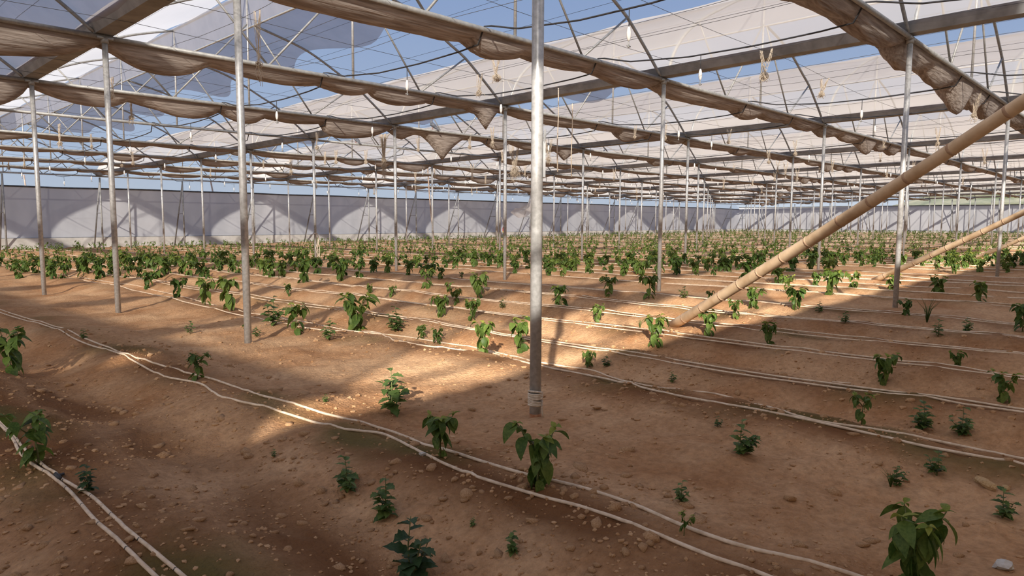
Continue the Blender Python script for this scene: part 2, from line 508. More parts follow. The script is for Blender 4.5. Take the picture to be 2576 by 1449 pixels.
ceiling = bpy.data.objects.new('ceiling', None); col.objects.link(ceiling); struct(ceiling)
ceiling['label'] = 'arched multi-span greenhouse roof of white and clear plastic film'
SPANS = list(range(-2, 10))
def film(name, poly, xs, y0, y1, m, t0=0.0, t1=1.0, wavy=0.0, billow=0.05, seed=0, ny=None, ns=13):
    ny = ny or max(8, int((y1 - y0) * 2.5))
    def fn(a, b):
        y = y0 + (y1 - y0) * a
        ph = (y - YF) / BAY
        e = t1
        if wavy:
            e = t1 - wavy * (0.30 + 0.6 * math.sin(2 * math.pi * (ph + 0.2)) * 0.5 + 0.9 * (NR(y * 0.45 + seed * 13) - 0.5))
        q = along(poly, max(0.0, min(1.0, t0 + (e - t0) * b)))
        w = billow * abs(math.sin(math.pi * ph)) * math.sin(math.pi * b) + 0.02 * math.sin(y * 2.1 + seed)
        x = xs + q.x
        return (x, y, TOPZ(xs, y) + q.z + 0.03 + w)
    V, F = grid(fn, ny, ns)
    return link(name, new_mesh(name, V, F, m), ceiling)
for s in SPANS:
    xs = X0 + s * SPAN
    film('white_film_sheet', NEAR, xs, YFRONT - 0.1, 36.6, M_film if s > -2 else M_film2, wavy=0.035, seed=s + 5)  # unseen outermost span given denser film to darken the left foreground
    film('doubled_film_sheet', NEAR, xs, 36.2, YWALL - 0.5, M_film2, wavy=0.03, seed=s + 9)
    film('clear_film_sheet', FAR, xs, YFRONT - 0.1, YWALL - 0.5, M_clear, billow=0.02, seed=s)
    # upright strip of net between the two half arches
    V, F = grid(lambda a, b: (xs + 4.03 + 0.19 * b, YFRONT + (YWALL - 0.6 - YFRONT) * a, TOPZ(xs, YFRONT + (YWALL - 0.6 - YFRONT) * a) + 2.465 - 0.64 * b), 40, 3)
    link('ridge_net', new_mesh('ridge_net', V, F, M_net), ceiling)
# unseen sheet added to close the outermost gable and shade the left foreground
_xs = X0 - 2 * SPAN
_gv = [(_xs + q.x, YFRONT - 0.12, TOPZ(_xs, YFRONT) + q.z) for q in NEAR] + [(_xs + q.x, YFRONT - 0.12, TOPZ(_xs, YFRONT) + q.z) for q in FAR]
_gb = [(v[0], v[1], 3.5) for v in _gv]
_n = len(_gv)
link('shading_gable_sheet', new_mesh('shading_gable_sheet', _gv + _gb, [(i, i + 1, _n + i + 1, _n + i) for i in range(_n - 1)], M_film2, False), ceiling)
# unseen film put over the upper gables, its ragged edge shaped for the shade
for s in (-1, 0, 1, 2):
    _xs = X0 + s * SPAN; t_ = TOPZ(_xs, YFRONT)
    _up = [(_xs + q.x, t_ + q.z) for q in NEAR + FAR if q.z > 1.32]
    _gv = [(x, YFRONT - 0.12, z) for x, z in _up]
    _gb = [(x, YFRONT - 0.10, t_ + 1.18 + 0.25 * float(fbm(np.array([x * .9]), np.array([.2]), 60, 2)[0])) for x, z in _up]
    _n = len(_gv)
    link('shading_gable_sheet', new_mesh('shading_gable_sheet', _gv + _gb, [(i, i + 1, _n + i + 1, _n + i) for i in range(_n - 1)], M_film2, False), ceiling)
for s in (0, 1):
    xs = X0 + s * SPAN
    film('torn_film_sheet', FAR, xs, 11.2, 35.5, M_haze, t0=0.02, t1=0.36, wavy=0.22, billow=-0.03, seed=s + 31, ny=90, ns=7)
film('torn_film_sheet', FAR, X0 - SPAN, 6.0, 39.0, M_haze, t0=0.0, t1=1.0, billow=0.03, seed=40, ny=60)

# gutters
GP = [(-0.19, 0.17), (-0.17, 0.17), (-0.105, 0.035), (0.105, 0.035), (0.17, 0.17), (0.19, 0.17), (0.115, 0.02), (-0.115, 0.02)]
for r in range(-2, 11):
    x = X0 + r * SPAN
    ys = [YFRONT - 0.15 + (YEND + 0.3 - YFRONT) * i / 12 for i in range(13)]
    V = [(x + px, y, TOPZ(x, y) + 0.02 + pz) for y in ys for px, pz in GP]
    n = len(GP)
    F = [(i * n + j, i * n + (j + 1) % n, (i + 1) * n + (j + 1) % n, (i + 1) * n + j) for i in range(12) for j in range(n)]
    F += [tuple(range(n)), tuple(range(12 * n + n - 1, 12 * n - 1, -1))]
    o = link('roof_gutter', new_mesh('roof_gutter', V, F, M_gutter, False))
    OR_ = ['', 'first', 'second', 'third', 'fourth']
    if r == 0:
        tag(o, 'long grey steel gutter above the row of the raffia-wrapped post', 'gutter', 'gutters between the roof spans')
    elif 1 <= r <= 4:
        tag(o, 'long grey steel gutter, %s beyond the row of the raffia-wrapped post' % OR_[r], 'gutter', 'gutters between the roof spans')
    else:
        tag(o, 'slim dark steel gutter far back or far aside between two arched roofs', 'gutter', 'outlying gutters')

# ------------------------------------------------------------------ posts
POSTR = 0.038
def post_mesh(h):
    return new_mesh('steel_post', *tube([(0, 0, -0.25), (0, 0, h * 0.5), (0, 0, h)], POSTR, 14), M_steel)
clamp_me = new_mesh('clamp', *join([tube([(0, 0, -0.05), (0, 0, 0.03)], 0.052, 12), box(-0.10, 0.10, -0.045, 0.045, 0.0, 0.035)]), M_steel2)
def vis(x, y, z=1.5, m=160):
    u, v, d = project((x, y, z))
    return d > 0.3 and -m < u < 2576 + m
for r in range(0, 11):
    for k in range(0, 9):
        x = X0 + r * SPAN; y = YF + k * BAY
        if not vis(x, y):
            continue
        g = gz1(x, y); h = TOPZ(x, y) - g
        o = link('steel_post', post_mesh(h), loc=(x, y, g))
        if r == 0 and k == 0:
            tag(o, 'bare steel post with raffia wrapped round its foot and a hooked bracket', 'post', 'steel roof posts')
            # hooked bracket on the side of the shaft
            bz = on_plane(1368, 392, 0, x)[2] - g
            V, F = join([box(-0.006, 0.010, -0.022, 0.022, -0.13, 0.09), tube([(0.002, -0.016, 0.08), (0.006, -0.02, 0.13), (0.008, -0.008, 0.165), (0.008, 0.012, 0.165), (0.006, 0.02, 0.13), (0.002, 0.016, 0.08)], 0.007, 6)])
            b = link('hook_bracket', new_mesh('hook_bracket', V, F, M_gutter, False), o, (0.030, -0.030, bz), (0, 0, -0.78 + math.pi / 2 * 0))
            b['label'] = 'flat dark steel hook plate'
            for dz in (-0.03, -0.085):
                link('rivet', new_mesh('rivet', *tube([(0, 0, 0), (0.008, 0, 0)], 0.006, 6), M_steel), b, (0.009, 0, dz))
            rz = link('rust_ring', new_mesh('rust_ring', *tube([(0, 0, -0.02), (0, 0, 0.022)], 0.0392, 14), M_rust), o)
        else:
            ORD = ['first', 'second', 'third', 'fourth', 'fifth', 'sixth']
            if r == 0:
                tag(o, 'round steel post, %s along the gutter row that starts at the raffia-wrapped post' % ORD[k], 'post', 'steel roof posts')
            elif r <= 3 and k <= 5:
                tag(o, 'round steel post, %s along the %s gutter row beyond the raffia-wrapped post' % (ORD[k], ORD[r - 1]), 'post', 'steel roof posts')
            else:
                tag(o, 'slim steel post standing far back among many under the roof spans', 'post', 'distant steel roof posts')
        if x * x + y * y < 700:
            link('clamp', clamp_me, o, (0, 0, h - 0.03))

# posts along the walls, each with an outward brace and a short link
def wall_post(x, y, ox, oy, label, group):
    g = -0.0053 * y + 0.003 * x; h = TOPZ(x, y) - g - 0.05
    o = link('wall_post', new_mesh('wall_post', *tube([(0, 0, -0.2), (0, 0, h)], 0.042, 8), M_steel2), loc=(x, y, g))
    tag(o, label, 'post', group)
    link('brace', new_mesh('brace', *tube([(0, 0, h - 0.12), (ox, oy, -0.1)], 0.036, 6), M_gutter), o)
    t = 0.45
    link('link_bar', new_mesh('link_bar', *tube([(0, 0, h * 0.5), (ox * 0.5, oy * 0.5, h * 0.5)], 0.022, 6), M_gutter), o)
j = 0
while X0 + 4 * j <= XEND + 0.1:
    x = X0 + 4 * j
    if vis(x, YEND):
        wall_post(x, YEND, 0, 1.45, 'thin steel post with a slanting brace in front of the hemmed cloth wall', 'braced posts along the hemmed cloth wall')
    j += 1
for k in range(1, 9):
    y = YF + k * BAY
    for dy in (0, BAY / 2):
        if vis(XEND, y + dy):
            if dy == 0:
                continue
            wall_post(XEND, y + dy, 1.35, 0, 'thin steel post with a slanting brace by the shadow-striped wall', 'braced posts along the shadow-striped wall')

# ------------------------------------------------------------------ trusses
tm = {
    'tie_bar': new_mesh('tie_bar', *tube([(0, 0, 0), (4, 0, 0), (8, 0, 0)], 0.034, 10), M_steel2),
    'near_arch': new_mesh('arch', *tube([q - Vector((0, 0, 0.03)) for q in NEAR[::2]], 0.027, 8), M_steel2),
    'far_arch': new_mesh('arch', *tube([q - Vector((0, 0, 0.03)) for q in FAR[::2]], 0.027, 8), M_steel2),
    'king_post': new_mesh('king_post', *tube([(4.05, 0, 0), (4.07, 0, 2.42)], 0.022, 8), M_steel),
    'b1': new_mesh('brace', *tube([(2.42, 0, 0), (1.22, 0, 1.27)], 0.018, 6), M_steel2),
    'b2': new_mesh('brace', *tube([(2.42, 0, 0), (4.05, 0, 1.78)], 0.018, 6), M_steel2),
    'b3': new_mesh('brace', *tube([(5.60, 0, 0), (4.22, 0, 1.78)], 0.018, 6), M_steel2),
    'b4': new_mesh('brace', *tube([(5.60, 0, 0), (6.82, 0, 0.86)], 0.018, 6), M_steel2),
}
def truss_vis(s, y):
    for f in (0, .5, 1):
        if vis(X0 + s * SPAN + SPAN * f, y, 4.5, 250):
            return True
    return False
TR = []
ORDN = ['first', 'second', 'third', 'fourth', 'fifth', 'sixth', 'seventh']
def where(k, s):
    if s < 0:
        return 'the %s tie bar running up to the raffia-wrapped post row' % ORDN[k]
    return 'the %s tie bar of the %s span past the raffia-wrapped post' % (ORDN[k], ORDN[s])
for k in range(-1, 10):
    for s in range(-1, 10):
        x = X0 + s * SPAN; y = YF + k * BAY
        if k == -1:
            if s > 2:
                continue
        elif not truss_vis(s, y):
            continue
        TR.append((k, s))
        e = bpy.data.objects.new('roof_truss', None); col.objects.link(e)
        e.location = (x, y, TOPZ(x, y)); e.empty_display_size = 0.2
        if 0 <= k <= 6 and s <= 2:
            tag(e, 'arched truss over ' + where(k, s), 'truss', 'roof trusses across the spans')
        else:
            tag(e, 'slender arched steel roof truss among many far back under the roof', 'truss', 'distant roof trusses')
        for nm, me in tm.items():
            n2 = {'near_arch': 'arch', 'far_arch': 'arch'}.get(nm, 'brace' if nm[0] == 'b' else nm)
            link(n2, me, e)
# ridge pipes
for s in range(-1, 10):
    xs = X0 + s * SPAN
    for du, dh, lb in ((4.07, 2.43, 'upper'), (4.22, 1.79, 'lower')):
        link('ridge_pipe', new_mesh('ridge_pipe', *tube([(xs + du, y, TOPZ(xs, y) + dh) for y in (YFRONT, 10, 25, YEND)], 0.024, 8), M_steel), ceiling)

# ------------------------------------------------------------------ gathered shade cloths
def cloth_mesh(seed, deep=1.0, extra=()):
    """a flat-folded cloth slung in a shallow hammock between the bar and the hoses that carry it"""
    r = random.Random(seed)
    sup = [0.0, 1.75 + r.uniform(-.3, .3), 3.45, 4.7 + r.uniform(-.3, .3), 6.0, 7.2 + r.uniform(-.3, .3), 8.0]
    if r.random() < 0.4: sup.pop(5)
    if r.random() < 0.4: sup.pop(1)
    sags = [r.uniform(0.05, 0.20) * deep * (1.7 if r.random() < 0.15 else 1) for _ in sup]
    base0 = r.uniform(0.05, 0.10)
    n, m = 84, 11
    up, lo = [], []
    for i in range(n):
        u = 8.0 * i / (n - 1)
        q = max(j for j in range(len(sup) - 1) if sup[j] <= u)
        f = (u - sup[q]) / (sup[q + 1] - sup[q])
        en = min(1.0, min(u, 8 - u) / 0.6); en = en * en * (3 - 2 * en)
        base = base0 * en + 0.07 * (1 - en)
        f2 = f ** (1.0 + 0.5 * math.sin(seed + q))
        sg = (4 * f2 * (1 - f2)) ** 0.8 * sags[q]
        for eu, ew, ed in extra:
            sg += ed * max(0.0, 1 - abs(u - eu) / ew) ** 1.25
        wd = 0.40 + 0.18 * (vnoise(np.array([u * 0.9]), np.array([seed * 3.1]), 5)[0] - .3) + 0.25 * min(sg, .3)
        wd = wd * en + 0.42 * (1 - en)
        edge = en * 0.05 * (vnoise(np.array([u * 2.3]), np.array([seed * 1.7]), 9)[0] - .5)
        for j in range(m):
            t = j / (m - 1)
            pl = en * 0.024 * math.sin(j * 2.4 + 5 * float(vnoise(np.array([u * 0.8]), np.array([j * 0.35]), seed)[0])) * math.sin(math.pi * t)
            y = 0.042 + wd * t
            z = -0.012 - base * t * 0.6 - (base * 0.8 + sg) * math.sin(math.pi * t ** 0.75) + pl + edge * t
            th = 0.018 + 0.022 * math.sin(math.pi * t)
            up.append((u, y, z + th)); lo.append((u, y, z))
    V = up + lo; K = n * m
    F = []
    for i in range(n - 1):
        for j in range(m - 1):
            a, b, c, d = i * m + j, i * m + j + 1, (i + 1) * m + j + 1, (i + 1) * m + j
            F.append((a, d, c, b)); F.append((K + a, K + b, K + c, K + d))
        F.append((i * m, K + i * m, K + (i + 1) * m, (i + 1) * m))
        e = m - 1
        F.append((i * m + e, (i + 1) * m + e, K + (i + 1) * m + e, K + i * m + e))
    for i in (0, n - 1):
        for j in range(m - 1):
            F.append((i * m + j, i * m + j + 1, K + i * m + j + 1, K + i * m + j))
    return new_mesh('shade_cloth', V, F, M_cloth)
CL = [cloth_mesh(i + 1, 1.0 if i < 9 else 1.7) for i in range(12)]
for k, s in TR:
    if k < 0 or k == 9 or (k == 4 and s in (-1, 0, 1)):
        continue
    x = X0 + s * SPAN; y = YF + k * BAY
    me = CL[(k * 5 + s * 7 + 3) % 12]
    if (k, s) == (3, 1): me = cloth_mesh(31, 0.9, [(1.85, 0.75, 0.62), (0.35, .5, .22), (7.2, .45, .3)])
    if (k, s) == (2, 0): me = cloth_mesh(32, 0.9, [(7.62, .3, .32)])
    if s == 0 and k < 2: me = CL[(k * 2 + 1) % 9]
    far = k >= 5 or s >= 3
    o = link('shade_cloth', me, loc=(x, y, TOPZ(x, y)), scale=(1, 0.8, 0.6) if far else (1, 1, 1 if s < 2 and k < 4 else 0.8))
    if (k, s) == (3, 1):
        tag(o, 'beige shade cloth with one deep pointed sag, below a perched pigeon', 'shade cloth', 'gathered shade cloths')
    elif s <= 2 and k <= 6:
        tag(o, 'shade cloth on ' + where(k, s), 'shade cloth', 'gathered shade cloths')
    else:
        tag(o, 'thin-looking beige shade cloth among many gathered far back under the roof', 'shade cloth', 'distant shade cloths')

# ------------------------------------------------------------------ wires, misting hoses, foggers
WIRES = []
def yline(x, f, r, n, me_mat, segs=5):
    ys = np.linspace(YFRONT, YEND, n)
    return new_mesh('line', *tube([(x, y, f(x, y)) for y in ys], r, segs), me_mat)
for s in range(-1, 10):
    xs = X0 + s * SPAN
    us = [0.9, 1.9, 2.8, 4.6, 5.2, 7.1] if s < 4 else [1.9, 5.2]
    for u in us:
        x = xs + u + random.uniform(-0.15, 0.15); a = random.uniform(0.03, 0.09); WIRES.append((x, a))
        o = link('trellis_wire', yline(x, lambda X, Y: TOPZ(X, Y) + 0.045 - a * abs(math.sin(math.pi * (Y - YF) / BAY)), 0.0032, 45, M_wire, 4))
        tag(o, 'thin dark trellis wire strung along the gutters over the tie bars', 'wire', 'trellis wires along the gutters')
    if s < 5:
        for u in (1.2, 2.6):
            q = min(NEAR, key=lambda p: abs(p.x - u))
            o = link('roof_wire', yline(xs + q.x, lambda X, Y: TOPZ(xs, Y) + q.z + 0.0, 0.003, 14, M_wire, 4))
            tag(o, 'thin wire stretched under the curved roof film', 'wire', 'wires under the roof film')
        for u in (5.2, 5.8, 6.5, 7.2):
            q = min(FAR, key=lambda p: abs(p.x - u))
            o = link('roof_wire', yline(xs + q.x, lambda X, Y: TOPZ(xs, Y) + q.z + 0.0, 0.003, 14, M_wire, 4))
            tag(o, 'thin wire stretched under the curved roof film', 'wire', 'wires under the roof film')
for k in range(0, 9):
    for dy in (1.4, 2.7):
        y = YF + k * BAY + dy
        xe = min(XEND, 7.5 * y)
        o = link('trellis_wire', new_mesh('line', *tube([(x, y + 0.3 * math.sin(x * .1), TOPZ(x, y) - 0.05 - 0.08 * abs(math.sin(math.pi * (x - X0) / SPAN))) for x in np.linspace(X0 - SPAN, xe, 40)], 0.003, 4), M_wire))
        tag(o, 'thin dark trellis wire strung across the spans', 'wire', 'trellis wires across the spans')

fog_stem = new_mesh('stem', *tube([(0, 0, 0), (0, 0, -0.24)], 0.006, 6), M_blackhose)
fog_body = new_mesh('weight', *tube([(0, 0, -0.20), (0, 0, -0.22), (0, 0, -0.26), (0, 0, -0.31), (0, 0, -0.345), (0, 0, -0.36)], [0.008, 0.018, 0.026, 0.026, 0.017, 0.007], 10), M_white)
fog_noz = new_mesh('nozzle', *join([tube([(0, 0, -0.355), (0, 0, -0.42)], 0.007, 6), tube([(-0.035, 0, -0.415), (0, 0, -0.405), (0.035, 0, -0.415)], 0.007, 6), tube([(0, 0, -0.43), (0, 0, -0.41)], 0.012, 6)]), M_steel2)
for s in range(0, 7):
    xs = X0 + s * SPAN
    for u in (3.45, 6.0):
        x = xs + u
        def hz(X, Y):
            f = ((Y - YF) / BAY) % 1.0
            dz = np.interp(f, [0, 0.012, 0.025, 0.13, 0.35, 0.6, 0.85, 0.97, 1.0], [0.047, 0.02, -0.17, -0.20, -0.22, -0.20, -0.10, 0.03, 0.047])
            return TOPZ(X, Y) + float(dz)
        o = link('misting_hose', yline(x, hz, 0.012, 321, M_blackhose, 5))
        tag(o, 'black misting hose sagging from tie bar to tie bar along the span', 'hose', 'misting hoses')
        for k in range(-1, 9):
            for f in (0.42, ):
                y = YF + (k + f) * BAY + (0.5 if u > 5 else 0)
                if not vis(x, y, 3.6, 40) or project((x, y, 3.4))[1] < -40:
                    continue
                e = bpy.data.objects.new('fogger', None); col.objects.link(e); e.location = (x, y, hz(x, y)); e.empty_display_size = 0.1
                tag(e, 'small white misting fogger hanging on a black stem from the hose', 'fogger', 'foggers on the misting hoses')
                link('stem', fog_stem, e); link('weight', fog_body, e); link('nozzle', fog_noz, e)

# ------------------------------------------------------------------ drip hoses
HOSE_PX = {
    'D1a': [(0, 778), (120, 820), (300, 887), (450, 930), (530, 955), (640, 990), (750, 1020), (860, 1055), (1000, 1095), (1070, 1120), (1140, 1140), (1300, 1190), (1400, 1213), (1500, 1240), (1600, 1275), (1720, 1325), (1900, 1385), (2140, 1449)],
    'D1b': [(0, 786), (110, 824), (200, 860), (300, 892), (400, 940), (500, 967), (560, 1000), (700, 1035), (850, 1075), (960, 1098), (1060, 1140), (1110, 1165), (1200, 1200), (1310, 1235), (1430, 1270), (1550, 1310), (1700, 1370), (1800, 1405), (1920, 1449)],
    'D0a': [(0, 1066), (60, 1127), (140, 1190), (220, 1247), (300, 1312), (380, 1385), (455, 1449)],
    'D0b': [(0, 1076), (50, 1140), (110, 1185), (175, 1240), (240, 1310), (310, 1375), (385, 1449)],
    'D2a': [(200, 697), (420, 740), (640, 790), (830, 822), (1000, 845), (1150, 870), (1220, 883), (1330, 908), (1480, 935), (1600, 965), (1800, 1000), (2000, 1045), (2200, 1080), (2400, 1125), (2576, 1155)],
    'D2b': [(200, 702), (430, 748), (650, 800), (830, 832), (940, 838), (1000, 858), (1150, 880), (1230, 890), (1330, 914), (1500, 950), (1650, 985), (1850, 1022), (2000, 1052), (2100, 1075), (2300, 1120), (2576, 1170)],
}
ring_me = new_mesh('emitter_ring', *tube([(0, -0.004, 0), (0, 0.004, 0)], 0.0088, 6), M_blackhose)
def hose_obj(xy, label, group, r=0.008, seg=6, rings=False):
    pts = [(x, y, gz1(x, y)) for x, y in xy]
    # a hose bridges small hollows
    z = np.array([p[2] for p in pts]); zs = z.copy()
    for i in range(len(z)):
        a, b = max(0, i - 4), min(len(z), i + 5)
        zs[i] = max(z[i] - r * 0.6, z[a:b].mean()) + r * 0.7
    P = [(p[0], p[1], q) for p, q in zip(pts, zs)]
    o = link('drip_hose', new_mesh('drip_hose', *tube(P, r, seg), M_drip))
    tag(o, label, 'hose', group)
    if rings:
        last = -9
        for i in range(1, len(P) - 1):
            if P[last][1] - P[i][1] > 0.3 if last >= 0 else True:
                d = Vector(P[i + 1]) - Vector(P[i - 1])
                e = link('emitter_ring', ring_me, o, P[i]); e.rotation_mode = 'QUATERNION'
                e.rotation_quaternion = d.to_track_quat('Y', 'Z')
                last = i
    return o
def resample(xy, step):
    c = crom([(x, y, 0) for x, y in xy], 8)
    return [(p.x, p.y) for p in c]
names = {'D0': 'white drip hose with black rings running past the dark umbrella-shaped pepper plant',
         'D1': 'white drip hose lying along the bed of the bushy drooping pepper plant',
         'D2': 'white drip hose in the first bed beyond the raffia-wrapped post'}
for key, px in HOSE_PX.items():
    xy = []
    for u, v in px:
        P = pix_ground(u, v); xy.append((P[0], P[1]))
    a, b = xy[0], xy[-1]
    xm = a[0]
    xy = [(xm, min(YEND, a[1] + d)) for d in (24, 16, 10, 6, 3) if a[1] + d < YEND] + xy + [(b[0], b[1] - 0.5), (b[0] + 0.02, b[1] - 1.0)]
    hose_obj(resample(xy, 0.2), names[key[:2]], 'drip hose pairs on the beds', 0.0082, 7, key[:2] == 'D0')
BEDN = ['first', 'second', 'third', 'fourth', 'fifth', 'sixth', 'seventh', 'eighth', 'ninth', 'tenth', 'eleventh', 'twelfth', 'thirteenth', 'fourteenth', 'fifteenth', 'sixteenth']
done = {(-1, 4), (-1, 5), (0, 0)}
for s in range(-1, 10):
    for ri, ru in enumerate(ROWS):
        if (s, ri) in done or (s == -1 and ri < 4):
            continue
        xc = X0 + s * SPAN + ru
        y0 = max(YFRONT + 0.6, xc * 0.125 - 1.0); y1 = min(YEND - 0.3, max(3.0, xc / 0.165))
        if y1 - y0 < 1:
            continue
        for side in (-1, 1):
            step = 0.22 if xc < 12 else (0.5 if xc < 30 else 1.1)
            ys = np.arange(y1, y0, -step)
            sd = ri * 7 + s * 31 + side
            xx = xc + side * 0.05 + 0.20 * np.array([fbm(np.array([y * 0.35]), np.array([0.3]), sd + 100, 2)[0] for y in ys]) + 0.07 * np.array([fbm(np.array([y * 0.3]), np.array([5.3]), ri * 3 + s, 2)[0] for y in ys])
            far = xc > 20
            hose_obj(list(zip(xx, ys)), 'white drip hose on one of the many beds far behind the posts' if far else 'white drip hose on the %s planted bed beyond the raffia-wrapped post' % BEDN[max(0, s * 6 + ri)],
                     'distant drip hoses' if far else 'drip hose pairs on the beds', 0.008 if xc < 30 else 0.009, 6 if xc < 12 else 4)

# black coupling lying across the nearest hose pair, loose white hose offcut
P = pix_ground(145, 1203)
o = link('hose_coupling', new_mesh('hose_coupling', *join([tube([(0.0, 0.035, 0.012), (0.0, 0, 0.013), (0.0, -0.04, 0.012)], 0.0105, 8), tube([(0, 0, 0.013), (0.03, 0.01, 0.012)], 0.007, 6)]), M_blackhose), loc=tuple(P))
tag(o, 'black plastic coupling joining the pair of ringed drip hoses', 'coupling')
P = pix_ground(2115, 966); Q = pix_ground(2140, 967)
o = link('hose_offcut', new_mesh('hose_offcut', *tube([tuple(pix_ground(2094, 963) + [0, 0, .009]), tuple(P + [0, 0, .011]), tuple(Q + [0, 0, .009])], 0.008, 6), M_drip))
tag(o, 'short loose offcut of white hose lying on the soil', 'hose offcut')

# ------------------------------------------------------------------ bamboo poles and leaning sticks
def bamboo(P0, P1, r0, r1, label, group, seed, m=None, mr=None, name='bamboo_pole', nodes=True):
    r = random.Random(seed)
    P0 = Vector(P0); P1 = Vector(P1); L = (P1 - P0).length
    d = (P1 - P0) / L; up = d.cross(Vector((0, 0, 1))).cross(d).normalized()
    n = 30
    pts = [P0 + d * (L * i / (n - 1)) - up * 0.05 * math.sin(math.pi * i / (n - 1)) for i in range(n)]
    rr = [r0 + (r1 - r0) * i / (n - 1) for i in range(n)]
    o = link(name, new_mesh(name, *tube(pts, rr, 12), m or M_bamboo))
    tag(o, label, 'pole', group)
    if nodes:
        t = 0.05
        while t < 0.97:
            k = t * (n - 1); i = int(k)
            c = pts[i].lerp(pts[i + 1], k - i); ra = r0 + (r1 - r0) * t
            link('node', new_mesh('node', *tube([c - d * 0.012, c - d * 0.004, c + d * 0.004, c + d * 0.012], [ra * 1.0, ra * 1.07, ra * 1.07, ra * 1.0], 12), mr or M_bambooring), o)
            t += r.uniform(0.045, 0.065)
    return o
for s in range(3):
    b = pix_ground(1690, 814) if s == 0 else np.array([7.73 + 8 * s, 4.55, gz1(7.73 + 8 * s, 4.55)])
    top = CAM + pix_dir(2576, 232) * 4.3 + np.array([8.0 * s, 0, 0])
    bb = np.array([7.73 + 8 * s, 4.56, 0.0])
    e = bb + (top - bb) * ((-0.95 - bb[1]) / (top[1] - bb[1]))
    lb = ['thick bamboo pole slanting up from the soil in front of the steel posts', 'bamboo pole slanting up from the soil behind the thick bamboo pole',
          'thin-looking bamboo pole slanting up behind the two other bamboo poles'][s]
    bamboo(b + np.array([0, 0, -0.03]), e, 0.060, 0.036, lb, 'slanting bamboo poles', s)
def stick(px0, px1, zt, label, m, r=0.025):
    b = pix_ground(*px0)
    t = on_plane(px1[0], px1[1], 1, b[1] + 0.05)
    return bamboo(b, t, r, r * 0.9, label, 'leaning props', px0[0], m, None, 'wooden_prop', False)
stick((1094, 624), (1075, 408), 3.3, 'pale wooden prop leaning under the deepest sag of shade cloth', M_wood, 0.034)
stick((92, 606), (60, 440), 3.3, 'leaning wooden prop in front of the hemmed wall, nearest the shadow-free end', M_wood, 0.05)
stick((566, 612), (530, 455), 3.3, 'leaning wooden prop between two braced wall posts', M_wood, 0.05)
stick((1163, 598), (1155, 500), 3.3, 'short leaning wooden prop by the hemmed wall behind the twine tangle', M_wood, 0.05)

# ------------------------------------------------------------------ twine
def twine_mesh(seed, L, n=12, w=0.05, knot=True, fray=True):
    """two tufts of strands tied to the wire that meet in a frizzy knot with loose ends"""
    r = random.Random(seed); parts = []
    kx, kz = r.uniform(-.03, .03), -L * r.uniform(0.62, 0.74)
    side = [-w * r.uniform(1.0, 2.0), w * r.uniform(0.8, 1.8)]
    for i in range(n):
        a = Vector((side[i % 2] + r.gauss(0, w * .22), r.gauss(0, w * .2), 0.006))
        k = Vector((kx + r.gauss(0, w * .25), r.gauss(0, w * .25), kz + r.uniform(-.02, .02)))
        e = Vector((kx + r.gauss(0, w * .8), r.gauss(0, w * .6), -L * r.uniform(0.8, 1.0)))
        p = [a, a.lerp(k, .35) + Vector((r.gauss(0, .012), r.gauss(0, .012), 0)), a.lerp(k, .7) + Vector((r.gauss(0, .012), r.gauss(0, .012), 0)), k, k.lerp(e, .5) + Vector((r.gauss(0, w * .6), r.gauss(0, w * .5), 0)), e]
        parts.append(tube([tuple(q) for q in crom(p, 2)], 0.0032, 3))
    if fray:
        for i in range(int(n * 1.6)):          # curled loops round the knot
            c = Vector((kx, 0, kz - w * 0.7)); R = r.uniform(.4, 1.25) * w
            ax = Vector((r.gauss(0, 1), r.gauss(0, 1), r.gauss(0, .6))).normalized()
            s1 = ax.orthogonal().normalized(); s2 = ax.cross(s1)
            a0 = r.uniform(0, 6.28); da = r.uniform(3.5, 6)
            parts.append(tube([tuple(c + (s1 * math.cos(a0 + da * t / 7) + s2 * math.sin(a0 + da * t / 7)) * R) for t in range(8)], 0.0032, 3))
    return join(parts)
TW = [new_mesh('twine_bundle', *twine_mesh(i, 0.40 + 0.06 * i, 12 + i, 0.048), M_twine) for i in range(6)]
def wire_z(x, a, y):
    return TOPZ(x, y) + 0.045 - a * abs(math.sin(math.pi * (y - YF) / BAY))
def hang(u, v, zoff, me, label, group='twine bundles hanging from the wires', sc=1.0):
    d = pix_dir(u, v); best = None
    for wx, wa in WIRES:
        P = CAM + d * (wx / d[0]); wz = wire_z(wx, wa, P[1])
        if P[1] > 0 and (best is None or abs(P[2] - wz) < best[0]):
            best = (abs(P[2] - wz), (wx, P[1], wz))
    o = link('twine_bundle', me, loc=best[1], rot=(0, 0, math.pi / 2), scale=sc)
    return tag(o, label, 'twine', group)
long_tw = new_mesh('twine_bundle', *join([twine_mesh(50, 1.35, 40, 0.055), twine_mesh(51, 1.0, 24, 0.07), twine_mesh(52, 0.5, 10, 0.13, fray=False)]), M_twine)
hang(964, 324, 0.0, long_tw, 'long thick hank of pale twine hanging beside a post below a perched pigeon')
hang(1248, 150, 0.0, new_mesh('twine_bundle', *twine_mesh(60, 0.42, 16, 0.06), M_twine), 'tangled nest of brown twine hanging in front of the roof, left of the raffia-wrapped post')
hang(1207, 205, 0.0, TW[0], 'small pale twine tangle beside the brown twine nest')
hang(1925, 125, 0.0, new_mesh('twine_bundle', *twine_mesh(61, 0.50, 22, 0.06), M_twine), 'knotted hank of pale twine hanging from two tufts in front of a gutter')
hang(2073, 182, 0.0, new_mesh('twine_bundle', *twine_mesh(62, 0.36, 22, 0.045), M_twine), 'bushy short hank of pale twine beside the knotted hank')
hang(1180, 338, 0.0, TW[1], 'looped twine hanging from the tie bar past the deepest cloth sag')
hang(797, 310, 0.0, TW[2], 'twine bundle tied at the tie bar, between two sagging cloths')
